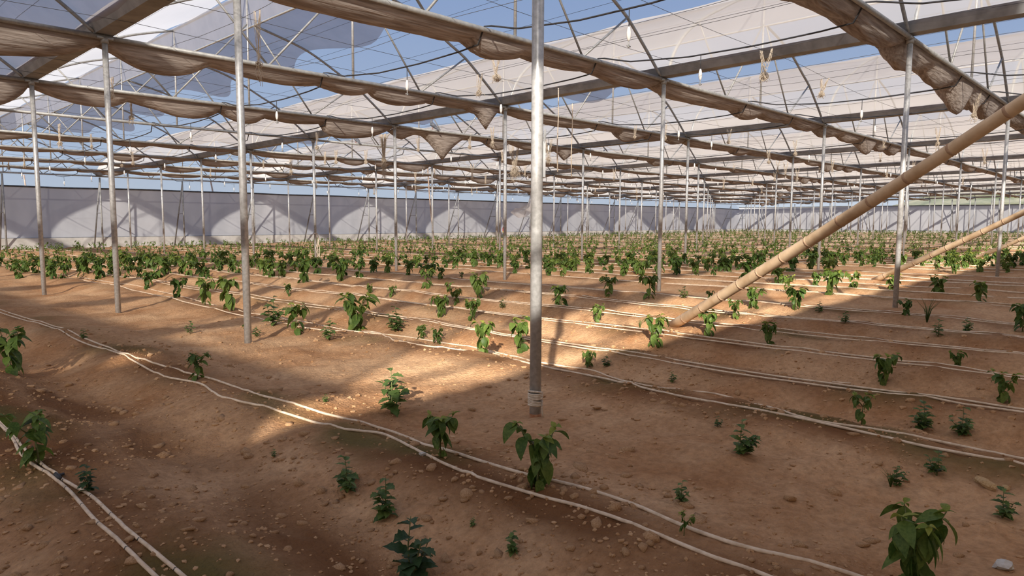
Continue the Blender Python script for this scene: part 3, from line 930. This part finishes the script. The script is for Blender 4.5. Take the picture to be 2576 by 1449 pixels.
hang(328, 258, 0.0, TW[3], 'twine bundle hanging by the second post of the raffia-wrapped row')
hang(282, 225, 0.0, TW[0], 'short twine loop tied beside a post head')
hang(1295, 372, 0.0, new_mesh('twine_bundle', *join([twine_mesh(70, 1.3, 26, 0.12), twine_mesh(71, 1.1, 20, 0.16)]), M_twine), 'large loose tangle of twine strands hanging just left of the raffia-wrapped post')
hang(1378, 350, 0.0, new_mesh('twine_bundle', *twine_mesh(72, 0.8, 20, 0.08), M_twine), 'twine knot hanging right behind the raffia-wrapped post')
hang(2360, 318, 0.0, TW[4], 'twine bundle hanging above the thick bamboo pole')
hang(648, 62, 0.0, new_mesh('twine_bundle', *twine_mesh(73, 0.9, 9, 0.04), M_twine), 'loose pale cord tied at the head of the second post of the raffia-wrapped row')
hang(2455, 232, 0.0, TW[5], 'twine bundle hanging from two strands over the thick bamboo pole')
hang(2490, 240, 0.0, TW[2], 'twine bundle close to the end of the thick bamboo pole')
for (u, v0, v1, lb) in ((1405, 190, 398, 'single pale cord hanging straight down right of the raffia-wrapped post'), (1440, 250, 432, 'second pale cord hanging straight down right of the raffia-wrapped post')):
    d = pix_dir(u, v0)
    bx = min(WIRES, key=lambda w: abs((CAM + d * (w[0] / d[0]))[2] - wire_z(w[0], w[1], (CAM + d * (w[0] / d[0]))[1])))
    P = CAM + d * (bx[0] / d[0]); P[2] = wire_z(bx[0], bx[1], P[1]); h = (v1 - v0) * project(P)[2] / FPX
    o = link('twine_strand', new_mesh('twine_strand', *tube([(0, 0, 0), (0.01, 0, -h * .3), (-0.008, 0.01, -h * .7), (0, 0, -h)], [0.012, 0.010, 0.011, 0.014], 6), M_twine), loc=tuple(P))
    tag(o, lb, 'cord')
cnt = 0
rr = random.Random(99)
while cnt < 72:
    s = rr.choice([0, 1, 1, 2, 2, 3, 3, 4, 5, 6]); x, wa = rr.choice([w for w in WIRES if X0 + s * SPAN <= w[0] < X0 + s * SPAN + SPAN]); y = rr.uniform(5, 38)
    pu, pv, d = project((x, y, TOPZ(x, y)))
    if not (0 < pu < 2576 and pv > 300):
        continue
    cnt += 1
    me = rr.choice(TW)
    o = link('twine_bundle', me, loc=(x, y, wire_z(x, wa, y)), rot=(0, 0, rr.choice([-1, 1]) * math.pi / 2), scale=rr.uniform(0.7, 1.15))
    tag(o, 'small knotted bundle of old twine dangling from the trellis wires', 'twine', 'small twine bundles on the trellis wires')

# raffia wrapped round the foot of the nearest post
px_, py_ = X0, YF
g0 = gz1(px_, py_)
zr = on_plane(1345, 1000, 0, X0)[2]
parts = []
rr = random.Random(5)
for i in range(9):
    zc = -0.045 + 0.0105 * i; tl = rr.uniform(-.012, .012); ph = rr.uniform(0, 6)
    parts.append(tube([(0.044 * math.cos(a), 0.044 * math.sin(a), zc + tl * math.sin(a + ph)) for a in np.linspace(0, 2 * math.pi, 20)], 0.0072, 5))
wrap = link('raffia_tie', new_mesh('raffia_tie', *join(parts), M_twine), loc=(px_, py_, zr))
tag(wrap, 'band of dry raffia wrapped round the foot of a steel post', 'raffia tie')
side = np.array([R_[0], R_[1], 0]) * 0.036 - np.array([F_[0], F_[1], 0]) * 0.03
link('loose_end', new_mesh('loose_end', *join([tube([tuple(side + np.array([0, 0, 0])), tuple(side * 1.15 + np.array([0, 0, -.05])), tuple(side * (1.2 + .1 * i) + np.array([0, 0, -.10 - .012 * i]))], 0.005, 4) for i in range(3)]), M_twine), wrap)

# pale rope looped on a post of the second row
x, y = X0 + SPAN, YF + 4 * BAY
g = gz1(x, y)
rr = random.Random(8); parts = []
for i in range(6):
    parts.append(tube([tuple(q) for q in crom([(0.05, -.03, 0.95), (0.08 + rr.uniform(-.03, .05), -.05, 0.75), (0.05 + rr.uniform(-.09, .06), -.05, 0.5 + rr.uniform(-.1, .2)), (0.07 + rr.uniform(-.03, .05), -.05, 0.2 + rr.uniform(-.1, .3))], 4)], 0.010, 5))
parts.append(tube([(0.055 * math.cos(a), 0.055 * math.sin(a), 0.95) for a in np.linspace(0, 6.28, 12)], 0.012, 5))
parts.append(tube([(-0.05, -.03, 0.95), (-0.13, -.03, 0.9), (-0.15, -.03, 0.86)], 0.012, 5))
o = link('rope_loops', new_mesh('rope_loops', *join(parts), M_twine), loc=(x, y, g)); tag(o, 'pale rope looped and hanging down a steel post near the ground', 'rope')

# ------------------------------------------------------------------ torn sheet, sack, pigeons
yk = YF + 8 * BAY - 0.05
cl = [on_plane(u, v, 1, yk) for u, v in ((1341, 474), (1337, 502), (1330, 520), (1318, 531), (1303, 536), (1289, 533))]
wv = [0.42, 0.40, 0.42, 0.5, 0.46, 0.30]
def fn(a, b):
    k = a * 5; i = min(int(k), 4); f = k - i
    c = cl[i] * (1 - f) + cl[i + 1] * f; w = wv[i] * (1 - f) + wv[i + 1] * f
    t = cl[min(i + 1, 5)] - cl[i]; t = t / np.linalg.norm(t); nrm = np.array([-t[2], 0, t[0]])
    s = b - 0.5
    return tuple(c + nrm * w * s * 1.6 + np.array([0, 0.18 * math.cos(math.pi * s * 2) + 0.05 * math.sin(9 * a + 7 * b), 0]))
V, F = grid(fn, 16, 9)
o = link('torn_sheet', new_mesh('torn_sheet', V, F, M_haze)); tag(o, 'torn pale sheet of film hanging from a tie bar near the cloth wall', 'torn sheet')
c = on_plane(1267, 578, 1, YEND - 0.25)
def sack(a, b):
    th = 2 * math.pi * a; z = (b - .5) * 0.5; w = 0.13 * (1 - abs(2 * b - 1) ** 4 * .55)
    return (w * 0.9 * math.cos(th), 0.06 * math.sin(th) * (1 - abs(2 * b - 1) ** 4 * .6), z)
e = bpy.data.objects.new('hanging_sack', None); col.objects.link(e); e.location = tuple(c)
tag(e, 'small red sack with a yellow foot hanging by a wall post', 'sack')
V, F = grid(sack, 13, 9); link('bag', new_mesh('bag', V, F, M_red), e)
V, F = grid(lambda a, b: (sack(a, b * .28)[0] * 1.03, sack(a, b * .28)[1] * 1.05, sack(a, b * .28)[2]), 13, 4); link('printed_foot', new_mesh('printed_foot', V, F, M_yellow), e)
link('string', new_mesh('string', *tube([(0, 0, .24), (0, .1, .6), (0, .24, 1.0)], 0.012, 5), M_twine), e)

bspine = [(-0.20, 0, -0.055), (-0.14, 0, -0.03), (-0.08, 0, 0.0), (-0.02, 0, 0.02), (0.04, 0, 0.045), (0.075, 0, 0.085), (0.088, 0, 0.125), (0.10, 0, 0.152), (0.118, 0, 0.158), (0.130, 0, 0.155), (0.150, 0, 0.148)]
brad = [0.018, 0.024, 0.046, 0.062, 0.060, 0.042, 0.027, 0.026, 0.022, 0.009, 0.003]
bird_me = new_mesh('body', *tube(bspine, brad, 14), M_bird)
wing_me = new_mesh('wing', *grid(lambda a, b: (0.06 - 0.23 * a, 0.055 * math.sin(math.pi * min(1, .25 + a * .75)) + 0.006, 0.055 - 0.075 * a + (b - .5) * 0.07 * math.sin(math.pi * (0.15 + .8 * (1 - a)))), 7, 5), M_bird)
leg_me = new_mesh('leg', *join([tube([(0, 0, -0.03), (0.005, 0, -0.085)], 0.005, 5), tube([(-0.015, 0, -0.086), (0.03, 0, -0.086)], 0.004, 5), tube([(0.0, -0.015, -0.086), (0.022, 0.015, -0.086)], 0.004, 5)]), M_birdleg)
def pigeon(u, v, k, rot, label):
    y = YF + k * BAY
    P = on_plane(u, v, 1, y); z = TOPZ(P[0], y) + 0.034 + 0.088
    e = bpy.data.objects.new('pigeon', None); col.objects.link(e); e.location = (P[0], y, z); e.rotation_euler = (0, -0.35, rot)
    tag(e, label, 'bird', 'pigeons on the tie bars')
    link('body', bird_me, e)
    link('wing', wing_me, e); w = link('wing', wing_me, e); w.scale = (1, -1, 1)
    for s in (-1, 1):
        link('leg', leg_me, e, (0, 0.022 * s, 0), (0, 0.35, 0))
pigeon(1089, 332, 3, math.atan2(0.72, -0.69), 'grey pigeon perched on the tie bar above the deepest cloth sag')
pigeon(896, 366, 4, math.atan2(0.9, -0.3), 'grey pigeon perched on the bare tie bar beside the hank of twine')

# ------------------------------------------------------------------ plants
def leaf_shape(L, W, droop, fold, serr=False, n=6):
    V = []
    for i in range(n + 1):
        t = i / n
        w = 0.5 * W * max(0.02, math.sin(math.pi * t ** 0.72)) ** 0.9 * (1 - 0.12 * t)
        if serr and 0 < i < n:
            w *= 1.18 if i % 2 else 0.82
        a = droop * t
        x = L * (math.sin(a) / droop if droop > 1e-3 else t); z = -L * ((1 - math.cos(a)) / droop if droop > 1e-3 else 0)
        V += [(x, -w, z + fold * w), (x, 0, z), (x, w, z + fold * w)]
    F = []
    for i in range(n):
        for j in range(2):
            F.append((i * 3 + j, (i + 1) * 3 + j, (i + 1) * 3 + j + 1, i * 3 + j + 1))
    return V, F
LEAF = [leaf_shape(1, .56, d, f) for d, f in ((0.5, .35), (1.0, .3), (1.5, .25), (0.9, .6))]
WLEAF = [leaf_shape(1, .68, d, f, True, 7) for d, f in ((0.3, .3), (0.7, .25), (0.5, .5))]
LOWLEAF = [leaf_shape(1, .50, d, .3, False, 3) for d in (0.7, 1.3)]
def aim(p, az, el, L, roll=0.0):
    d = Vector((math.cos(el) * math.cos(az), math.cos(el) * math.sin(az), math.sin(el)))
    y = Vector((-math.sin(az), math.cos(az), 0)); z = d.cross(y)
    m = Matrix((d, y, z)).transposed() @ Matrix.Rotation(roll, 3, 'X')
    m = m.to_4x4(); m.translation = p
    return m @ Matrix.Diagonal((L, L, L, 1))
def pepper_plan(seed, dense=1.0, wilt=1.0):
    """stem tubes and leaf placements for a plant of height 1"""
    r = random.Random(seed); tubes = []; lv = []
    fork = r.uniform(0.45, 0.62)
    lean = Vector((r.uniform(-.08, .08), r.uniform(-.08, .08), 0))
    st = [Vector((0, 0, -.06)), lean * .5 + Vector((0, 0, fork * .5)), lean + Vector((0, 0, fork))]
    tubes.append((st, [0.022, 0.018, 0.014]))
    ends = []
    nb = r.choice([3, 3, 4]); a0 = r.uniform(0, 6.28)
    for b in range(nb):
        az = a0 + b * 2 * math.pi / nb + r.uniform(-.4, .4); sp = r.uniform(.16, .40)
        e = st[2] + Vector((math.cos(az) * sp, math.sin(az) * sp, (0.95 - fork) * r.uniform(.78, 1.0)))
        m_ = st[2].lerp(e, .5) + Vector((math.cos(az) * .05, math.sin(az) * .05, .03))
        tubes.append(([st[2], m_, e], [0.012, 0.010, 0.006])); ends.append((st[2], m_, e))
    for i in range(int(9 * dense)):                       # older leaves on the stem
        t = r.uniform(.28, 1.0); p = st[0].lerp(st[2], t) if t < .5 else st[1].lerp(st[2], (t - .5) * 2)
        az = r.uniform(0, 6.28); L = r.uniform(.28, .42)
        lv.append((aim(p + Vector((math.cos(az), math.sin(az), 0)) * 0.05, az, max(-1.25, -r.uniform(.4, 1.0) * wilt), L, r.uniform(-.4, .4)), r.choice([0, 1, 1]), 0))
    for (s, m_, e) in ends:
        for i in range(max(3, int(8 * dense))):
            t = r.uniform(.15, 1); p = s.lerp(m_, t * 2) if t < .5 else m_.lerp(e, t * 2 - 1)
            az = r.uniform(0, 6.28); L = r.uniform(.22, .40)
            lv.append((aim(p, az, max(-1.2, r.uniform(-.95, .1) * wilt), L, r.uniform(-.5, .5)), r.choice([0, 1, 1, 2]), 0))
        for i in range(4):
            az = r.uniform(0, 6.28); L = r.uniform(.10, .20)
            lv.append((aim(e, az, r.uniform(-.2, .8), L, r.uniform(-.5, .5)), r.choice([0, 1, 3]), 1))
    return tubes, lv
def weed_plan(seed):
    r = random.Random(seed); tubes = []; lv = []
    ns = r.choice([3, 4, 5])
    for s in range(ns):
        az0 = r.uniform(0, 6.28); sp = 0 if s == 0 else r.uniform(.2, .45); h = 1.0 if s == 0 else r.uniform(.4, .75)
        top = Vector((math.cos(az0) * sp, math.sin(az0) * sp, h))
        mid = top * .5 + Vector((r.uniform(-.05, .05), r.uniform(-.05, .05), 0))
        tubes.append(([Vector((0, 0, -.05)), mid, top], [.016, .013, .006]))
        nl = r.randint(8, 12); az = r.uniform(0, 6.28)
        for i in range(nl):
            t = .12 + .88 * (i + .5) / nl
            p = Vector((0, 0, 0)).lerp(mid, t * 2) if t < .5 else mid.lerp(top, t * 2 - 1)
            az += 2.4; L = r.uniform(.30, .46) * (1.15 - .5 * t) * (1 if s == 0 else .85)
            lv.append((aim(p, az, r.uniform(-.15, .5), L, r.uniform(-.3, .3)), r.randint(0, 2), 1 if t > .9 else 0))
    return tubes, lv
def xf(m, V):
    return [m @ Vector(v) for v in V]
def build_variant(plan, shapes, name, mleaf):
    tubes, lv = plan
    st = new_mesh('stem', *join([tube(p, r, 6) for p, r in tubes]), M_stem)
    old = join([(xf(m, shapes[v][0]), shapes[v][1]) for m, v, y in lv])
    me = new_mesh(name, old[0], old[1], mleaf)
    me.materials.append(M_leafy)
    idx = []
    for m, v, y in lv:
        idx += [1 if (y and mleaf is M_leaf) else 0] * len(shapes[v][1])
    me.polygons.foreach_set('material_index', idx)
    return st, me
PV = [build_variant(pepper_plan(100 + i, 0.9 + 0.12 * (i % 5), 0.8 + .1 * (i % 4)), LEAF, 'foliage', M_leaf) for i in range(10)]
WV = [build_variant(weed_plan(200 + i), WLEAF, 'foliage', M_weed) for i in range(6)]
leaf_mes = {}
def leaf_me(kind, v, mt):
    key = (kind, v, mt.name)
    if key not in leaf_mes:
        sh = (LEAF if kind == 'p' else WLEAF)[v]
        leaf_mes[key] = new_mesh('leaf', sh[0], sh[1], mt)
    return leaf_mes[key]
PLANT_XY = []
def plant(kind, P, H, seed, label, group, detail, dark=False, dense=1.0, wilt=1.0, nm=None):
    nm = nm or ('pepper_plant' if kind == 'p' else 'weed')
    e = bpy.data.objects.new(nm, None); col.objects.link(e); e.empty_display_size = 0.05
    e.location = (P[0], P[1], P[2]); e.scale = (H, H, H); e.rotation_euler = (0, 0, (seed * 2.399) % 6.283)
    tag(e, label, 'plant' if kind == 'p' else 'weed', group)
    PLANT_XY.append((P[0], P[1]))
    if detail:
        tubes, lv = pepper_plan(seed, dense, wilt) if kind == 'p' else weed_plan(seed)
        link('stem', new_mesh('stem', *join([tube(p, r, 7) for p, r in tubes]), M_stem), e)
        for m, v, y in lv:
            mt = (M_leafy if (y and not dark) else M_leaf) if kind == 'p' else (M_weedd if dark else M_weed)
            o = link('leaf', leaf_me(kind, v, mt), e); o.matrix_local = m
    else:
        st, fo = (PV if kind == 'p' else WV)[seed % (10 if kind == 'p' else 6)]
        link('stem', st, e); link('foliage', fo, e)
    return e
def px_plant(kind, u, v, vt, seed, label, group=None, detail=False, **kw):
    P = pix_ground(u, min(v, 1449) if v <= 1449 else v)
    d = project(P)[2]
    H = (v - vt) * d / FPX * 1.02
    return plant(kind, P, H, seed, label, group, detail, **kw)
G1 = 'pepper plants on the beds'; G2 = 'weeds between the beds'
NEARP = [
    ('p', 1350, 1228, 1062, 301, 'bushy pepper plant with large drooping leaves standing between two drip hoses', dict(dense=1.5, wilt=1.5)),
    ('p', 1108, 1152, 1035, 302, 'pepper plant with long hanging leaves just beside the bushy drooping one', dict(dense=1.1, wilt=1.6)),
    ('p', 2285, 1475, 1262, 303, 'tall two-branched pepper plant with curled leaves and yellowing lower leaves', dict(dense=1.3, wilt=1.3)),
    ('p', 100, 1170, 1028, 304, 'dark umbrella-shaped pepper plant beside the ringed drip hoses', dict(dark=True, wilt=.7)),
    ('p', 497, 954, 884, 305, 'small dark pepper plant standing on a drip hose in deep shade', dict(dark=True, wilt=.6)),
    ('p', 28, 938, 822, 306, 'upright dark pepper plant in shade at the end of the furrow', dict(dark=True, wilt=.6)),
    ('p', 2167, 1070, 985, 307, 'sparse pepper plant with a bare stem and few yellowing leaves', dict(dense=.5, wilt=1.4)),
    ('p', 2222, 967, 890, 308, 'dense drooping pepper plant in the shaded bed', dict(wilt=1.6)),
    ('p', 2522, 1010, 930, 309, 'wide pepper plant with hanging leaves in the shaded bed beside a hose pair', dict(wilt=1.2)),
    ('p', 2408, 912, 860, 310, 'small pepper plant with one large hanging leaf in shade', dict(wilt=1.4)),
    ('p', 1937, 868, 806, 311, 'drooping pepper plant at the edge of the big shadow', dict(wilt=1.5)),
    ('p', 1212, 887, 808, 312, 'drooping pepper plant with broad pale leaves by the second hose pair', dict(dense=1.1, wilt=1.5)),
    ('p', 1312, 880, 790, 313, 'pepper plant half hidden behind the raffia-wrapped post', dict(wilt=.9)),
    ('p', 1483, 924, 880, 314, 'small pepper plant right of the raffia-wrapped post at the shadow edge', dict(wilt=1.2)),
    ('p', 1720, 1348, 1290, 315, 'thin yellowish pepper seedling by the nearest drip hose', dict(dense=.35, wilt=1.2)),
    ('p', 905, 830, 728, 316, 'tall sunlit pepper plant with a second tier of hanging leaves', dict(dense=1.5, wilt=1.2)),
    ('p', 745, 840, 760, 317, 'upright sunlit pepper plant behind the second post of the raffia-wrapped row', dict(wilt=.8)),
    ('p', 1185, 808, 750, 318, 'sunlit pepper plant with a skirt of light green hanging leaves', dict(wilt=1.5)),
    ('p', 1645, 874, 790, 319, 'two-tiered pepper plant in front of the foot of the thick bamboo pole', dict(wilt=1.2)),
    ('p', 1782, 844, 778, 320, 'yellow-green pepper plant in front of the thick bamboo pole', dict(wilt=1.4)),
    ('p', 1850, 802, 752, 321, 'pepper plant with spreading leaves just behind the thick bamboo pole', dict(wilt=.9)),
    ('p', 1500, 806, 755, 322, 'dark drooping pepper plant on a shaded strip behind the raffia-wrapped post', dict(wilt=1.5)),
    ('w', 870, 1238, 1148, 401, 'small green weed with pointed leaves on the furrow bank', {}),
    ('w', 972, 1302, 1198, 402, 'leafy green weed with narrow pale-ribbed leaves on the furrow bank', {}),
    ('w', 1035, 1455, 1296, 403, 'large dark nettle-like weed with toothed leaves', dict(dark=True)),
    ('w', 1290, 1390, 1335, 404, 'tiny weed seedling among clods below the bushy pepper plant', {}),
    ('w', 222, 1242, 1165, 405, 'weed growing through the ringed drip hoses', dict(dark=True)),
    ('w', 985, 1040, 928, 406, 'pale sunlit weed standing at the tip of the light patch', {}),
    ('w', 1865, 1142, 1058, 407, 'leafy weed growing on the cracked path edge', {}),
    ('w', 2320, 1080, 1008, 408, 'upright weed beside the hose pair beyond the sparse pepper plant', {}),
    ('w', 2420, 1094, 1022, 409, 'spreading weed with downturned leaves beside the upright weed', {}),
    ('w', 2357, 1197, 1130, 410, 'low bushy weed beside the yellow two-toned rock', {}),
    ('w', 2520, 1302, 1225, 411, 'feathery weed below the yellow two-toned rock', {}),
    ('w', 1715, 1264, 1208, 412, 'small weed behind the nearest hose pair', {}),
]
for kd, u, v, vt, sd_, lb, kw in NEARP:
    px_plant(kd, u, v, vt, sd_, lb, G1 if kd == 'p' else G2, True, **kw)
MIDP = [(1100, 864, 822), (1060, 854, 815), (1898, 777, 720), (2003, 782, 722), (1412, 760, 700), (1532, 744, 686), (1632, 745, 682), (1200, 738, 672), (1072, 724, 672), (930, 734, 708), (985, 742, 712), (1130, 730, 702), (1148, 767, 725), (1109, 799, 740),
        (580, 777, 695), (515, 767, 695), (445, 747, 698), (375, 724, 680), (395, 700, 640), (250, 702, 650), (210, 697, 645), (727, 744, 712), (761, 711, 650), (855, 702, 650), (1109, 702, 671), (1160, 700, 683), (2052, 723, 680), (2095, 742, 675), (2144, 734, 690), (2246, 732, 680), (2358, 742, 685), (2467, 765, 705), (2276, 804, 762), (2400, 690, 660), (2455, 680, 650), (2197, 672, 640), (2572, 834, 760),
        (1435, 684, 640), (1488, 688, 662), (1537, 686, 660), (1600, 694, 655), (1628, 676, 645), (1784, 754, 730), (1833, 690, 645), (1870, 714, 652), (1959, 718, 665), (1985, 737, 690), (620, 840, 815), (50, 700, 655), (130, 690, 650)]
for i, (u, v, vt) in enumerate(MIDP):
    px_plant('p', u, v, vt, 500 + i, 'young pepper plant on one of the middle beds between the steel posts', 'pepper plants on the middle beds')
MIDW = [(480, 840, 808), (830, 854, 800), (690, 817, 745), (645, 847, 820), (1312, 882, 848), (1525, 922, 893), (1690, 962, 935), (210, 852, 825), (995, 834, 770), (1265, 770, 740), (1721, 750, 720), (2125, 828, 795), (2360, 847, 805), (2060, 786, 758), (2255, 1222, 1170), (1805, 1075, 1045), (2430, 838, 800), (820, 1012, 990), (690, 1150, 1130), (1190, 1325, 1300)]
for i, (u, v, vt) in enumerate(MIDW):
    px_plant('w', u, v, vt, 600 + i, 'small green weed sprouting between the planted beds', 'small weeds between the beds')
# grass tufts
def tuft(seed):
    r = random.Random(seed); parts = []
    for i in range(12):
        az = r.uniform(0, 6.28); L = r.uniform(.6, 1.0); sp = r.uniform(.1, .5)
        p = [Vector((0, 0, -.03)), Vector((math.cos(az) * sp * .3, math.sin(az) * sp * .3, L * .6)), Vector((math.cos(az) * sp, math.sin(az) * sp, L))]
        parts.append(tube(p, [.012, .010, .003], 4))
    return join(parts)
for i, (u, v, vt) in enumerate([(2332, 806, 740), (1345, 722, 675), (1610, 825, 790), (2240, 1225, 1165)]):
    P = pix_ground(u, v); d = project(P)[2]
    o = link('grass_tuft', new_mesh('grass_tuft', *tuft(i + 30), M_weed), loc=tuple(P), scale=(v - vt) * d / FPX)
    tag(o, 'thin upright tuft of grass blades growing from the soil', 'grass', 'grass tufts on the beds')

# the rest of the rows
cand = []
rr = random.Random(4)
ex = np.array(PLANT_XY)
for s in range(-1, 10):
    for ru in ROWS:
        xc = X0 + s * SPAN + ru
        y = YFRONT + 1 + rr.uniform(0, .4)
        while y < YEND - 0.4:
            y += rr.uniform(.34, .58)
            if rr.random() > (0.74 if xc < 24 else 0.6):
                continue
            x = xc + rr.uniform(-.09, .09)
            u, v, d = project((x, y, 0.1))
            if d < 1 or not (-60 < u < 2640):
                continue
            if v > 688 or np.min(np.hypot(ex[:, 0] - x, ex[:, 1] - y)) < 0.25:
                continue
            cand.append((d, x, y, (rr.uniform(.28, .46) if y < 22 and x < 30 else rr.uniform(.22, .36)) * (1.15 if rr.random() < .2 else 1), rr.randrange(10)))
cand.sort()
n_ind = 300 - sum(1 for q in NEARP if q[0] == 'p') - len(MIDP)
for d, x, y, H, vi in cand[:n_ind]:
    plant('p', (x, y, gz1(x, y) - .01), H, vi + 10 * rr.randrange(30), 'young pepper plant in the crowded rows behind the middle beds', 'pepper plants in the crowded rows', False)
low = []
for i in range(6):
    tubes, lv = pepper_plan(900 + i, 0.55)
    V, F = join([(xf(m, LOWLEAF[v % 2][0]), LOWLEAF[v % 2][1]) for m, v, y in lv[:18]] + [tube([p[0], p[-1]], [.02, .01], 3, False) for p, r in tubes[:1]])
    low.append((np.array([tuple(v) for v in V]), np.array(F)))
Vs, Fs, off = [], [], 0
for d, x, y, H, vi in cand[n_ind:]:
    V, F = low[vi % 6]
    a = rr.uniform(0, 6.283); c, s_ = math.cos(a), math.sin(a)
    W = np.stack([V[:, 0] * c - V[:, 1] * s_, V[:, 0] * s_ + V[:, 1] * c, V[:, 2]], 1) * H + np.array([x, y, gz1(x, y)])
    Vs.append(W); Fs.append(F + off); off += len(V)
Vs = np.concatenate(Vs); Fs = np.concatenate(Fs)
me = bpy.data.meshes.new('pepper_crop')
me.from_pydata(Vs.tolist(), [], Fs.tolist()); me.materials.append(M_leaf)
me.polygons.foreach_set('use_smooth', [True] * len(me.polygons)); me.update()
o = link('pepper_crop', me); o['kind'] = 'stuff'
tag(o, 'dense distant rows of young pepper plants reaching back to the cloth walls', 'crop')

# ------------------------------------------------------------------ clods and stones
def stone_shape(seed, flat=.7):
    bm = bmesh.new(); bmesh.ops.create_icosphere(bm, subdivisions=2 if seed < 4 else 1, radius=1.0)
    r = random.Random(seed)
    dirs = [Vector((r.gauss(0, 1), r.gauss(0, 1), r.gauss(0, 1))).normalized() for _ in range(7)]
    for v in bm.verts:
        n = v.co.normalized(); k = 1.0
        for d in dirs:
            k -= max(0, n.dot(d) - .55) * .9
        v.co = n * max(.5, k) * r.uniform(.94, 1.06); v.co.z *= flat
    V = [tuple(v.co) for v in bm.verts]; F = [tuple(q.index for q in f.verts) for f in bm.faces]
    bm.free()
    return V, F
ST = [stone_shape(10 + i, .55 + .05 * (i % 4)) for i in range(7)]
STM = [new_mesh('clod', V, F, M_stone, True) for V, F in ST]
rr = random.Random(77)
pool = []
while len(pool) < 9000:
    x = rr.uniform(-.4, 9.5); y = rr.uniform(.3, 9.0)
    d = math.hypot(x, y)
    if rr.random() > min(1, (3.2 / d) ** 1.3):
        continue
    u, v, dd = project((x, y, 0))
    if dd < .3 or not (-30 < u < 2610 and 600 < v < 1500):
        continue
    uu = (x - X0) % SPAN
    path = uu < .55 or uu > 7.45
    if path and rr.random() < .7:
        continue
    cl_ = float(fbm(np.array([x * 1.6]), np.array([y * 1.6]), 12, 2)[0])
    if cl_ < -.05 and rr.random() < .6:
        continue
    pool.append((min(.045, .0055 * math.exp(abs(rr.gauss(0, .8)))), x, y))
pool.sort(key=lambda q: -q[0] / math.hypot(q[1], q[2]))
for sz, x, y in pool[:300]:
    o = link('clod', rr.choice(STM), loc=(x, y, gz1(x, y) + sz * .02), rot=(rr.uniform(-.3, .3), rr.uniform(-.3, .3), rr.uniform(0, 6.28)), scale=(sz * rr.uniform(.9, 1.5), sz * rr.uniform(.8, 1.2), sz))
    tag(o, 'rounded clod of dry reddish soil lying on the ground', 'clod', 'soil clods on the nearer beds')
Vs, Fs, off = [], [], 0
for sz, x, y in pool[300:]:
    V, F = ST[rr.randrange(7)]
    V = np.array(V); a = rr.uniform(0, 6.283); c, s_ = math.cos(a), math.sin(a)
    W = np.stack([V[:, 0] * c - V[:, 1] * s_, V[:, 0] * s_ + V[:, 1] * c, V[:, 2]], 1) * sz + np.array([x, y, gz1(x, y) + sz * .1])
    Vs.append(W); Fs.append(np.array(F) + off); off += len(V)
me = bpy.data.meshes.new('soil_crumbs'); me.from_pydata(np.concatenate(Vs).tolist(), [], np.concatenate(Fs).tolist()); me.materials.append(M_stone); me.update()
o = link('soil_crumbs', me); o['kind'] = 'stuff'; tag(o, 'scattered small crumbs of dry soil on the beds', 'soil crumbs')
def rock(u, v, r, sc, m, label, seed, name='rock'):
    P = pix_ground(u, v)
    o = link(name, new_mesh(name, *stone_shape(seed), m, False), loc=(P[0], P[1], P[2] + r * .25), rot=(.2, -.1, seed), scale=(r * sc[0], r * sc[1], r * sc[2]))
    return tag(o, label, 'rock')
rock(2478, 1222, .055, (1.3, .8, .95), M_rock, 'yellowish two-toned rock half buried in the path', 1)
rock(2528, 1432, .040, (1.4, .8, .9), M_plinth, 'pale rough stone beside the tall two-branched pepper plant', 2)
rock(1062, 1146, .022, (1.3, 1, .9), M_plinth, 'small pale crumpled lump resting against the nearest drip hose', 3)
rock(2350, 1178, .030, (1.2, 1, .8), M_stone, 'brown stone beside the yellowish rock', 2)
rock(1500, 1030, .034, (1.4, 1, .5), M_stone, 'flat brown stone right of the raffia-wrapped post', 3)
rock(2585 - 55, 1230, .02, (1, 1, 1), M_rock, 'small tan stone next to the yellowish rock', 0)
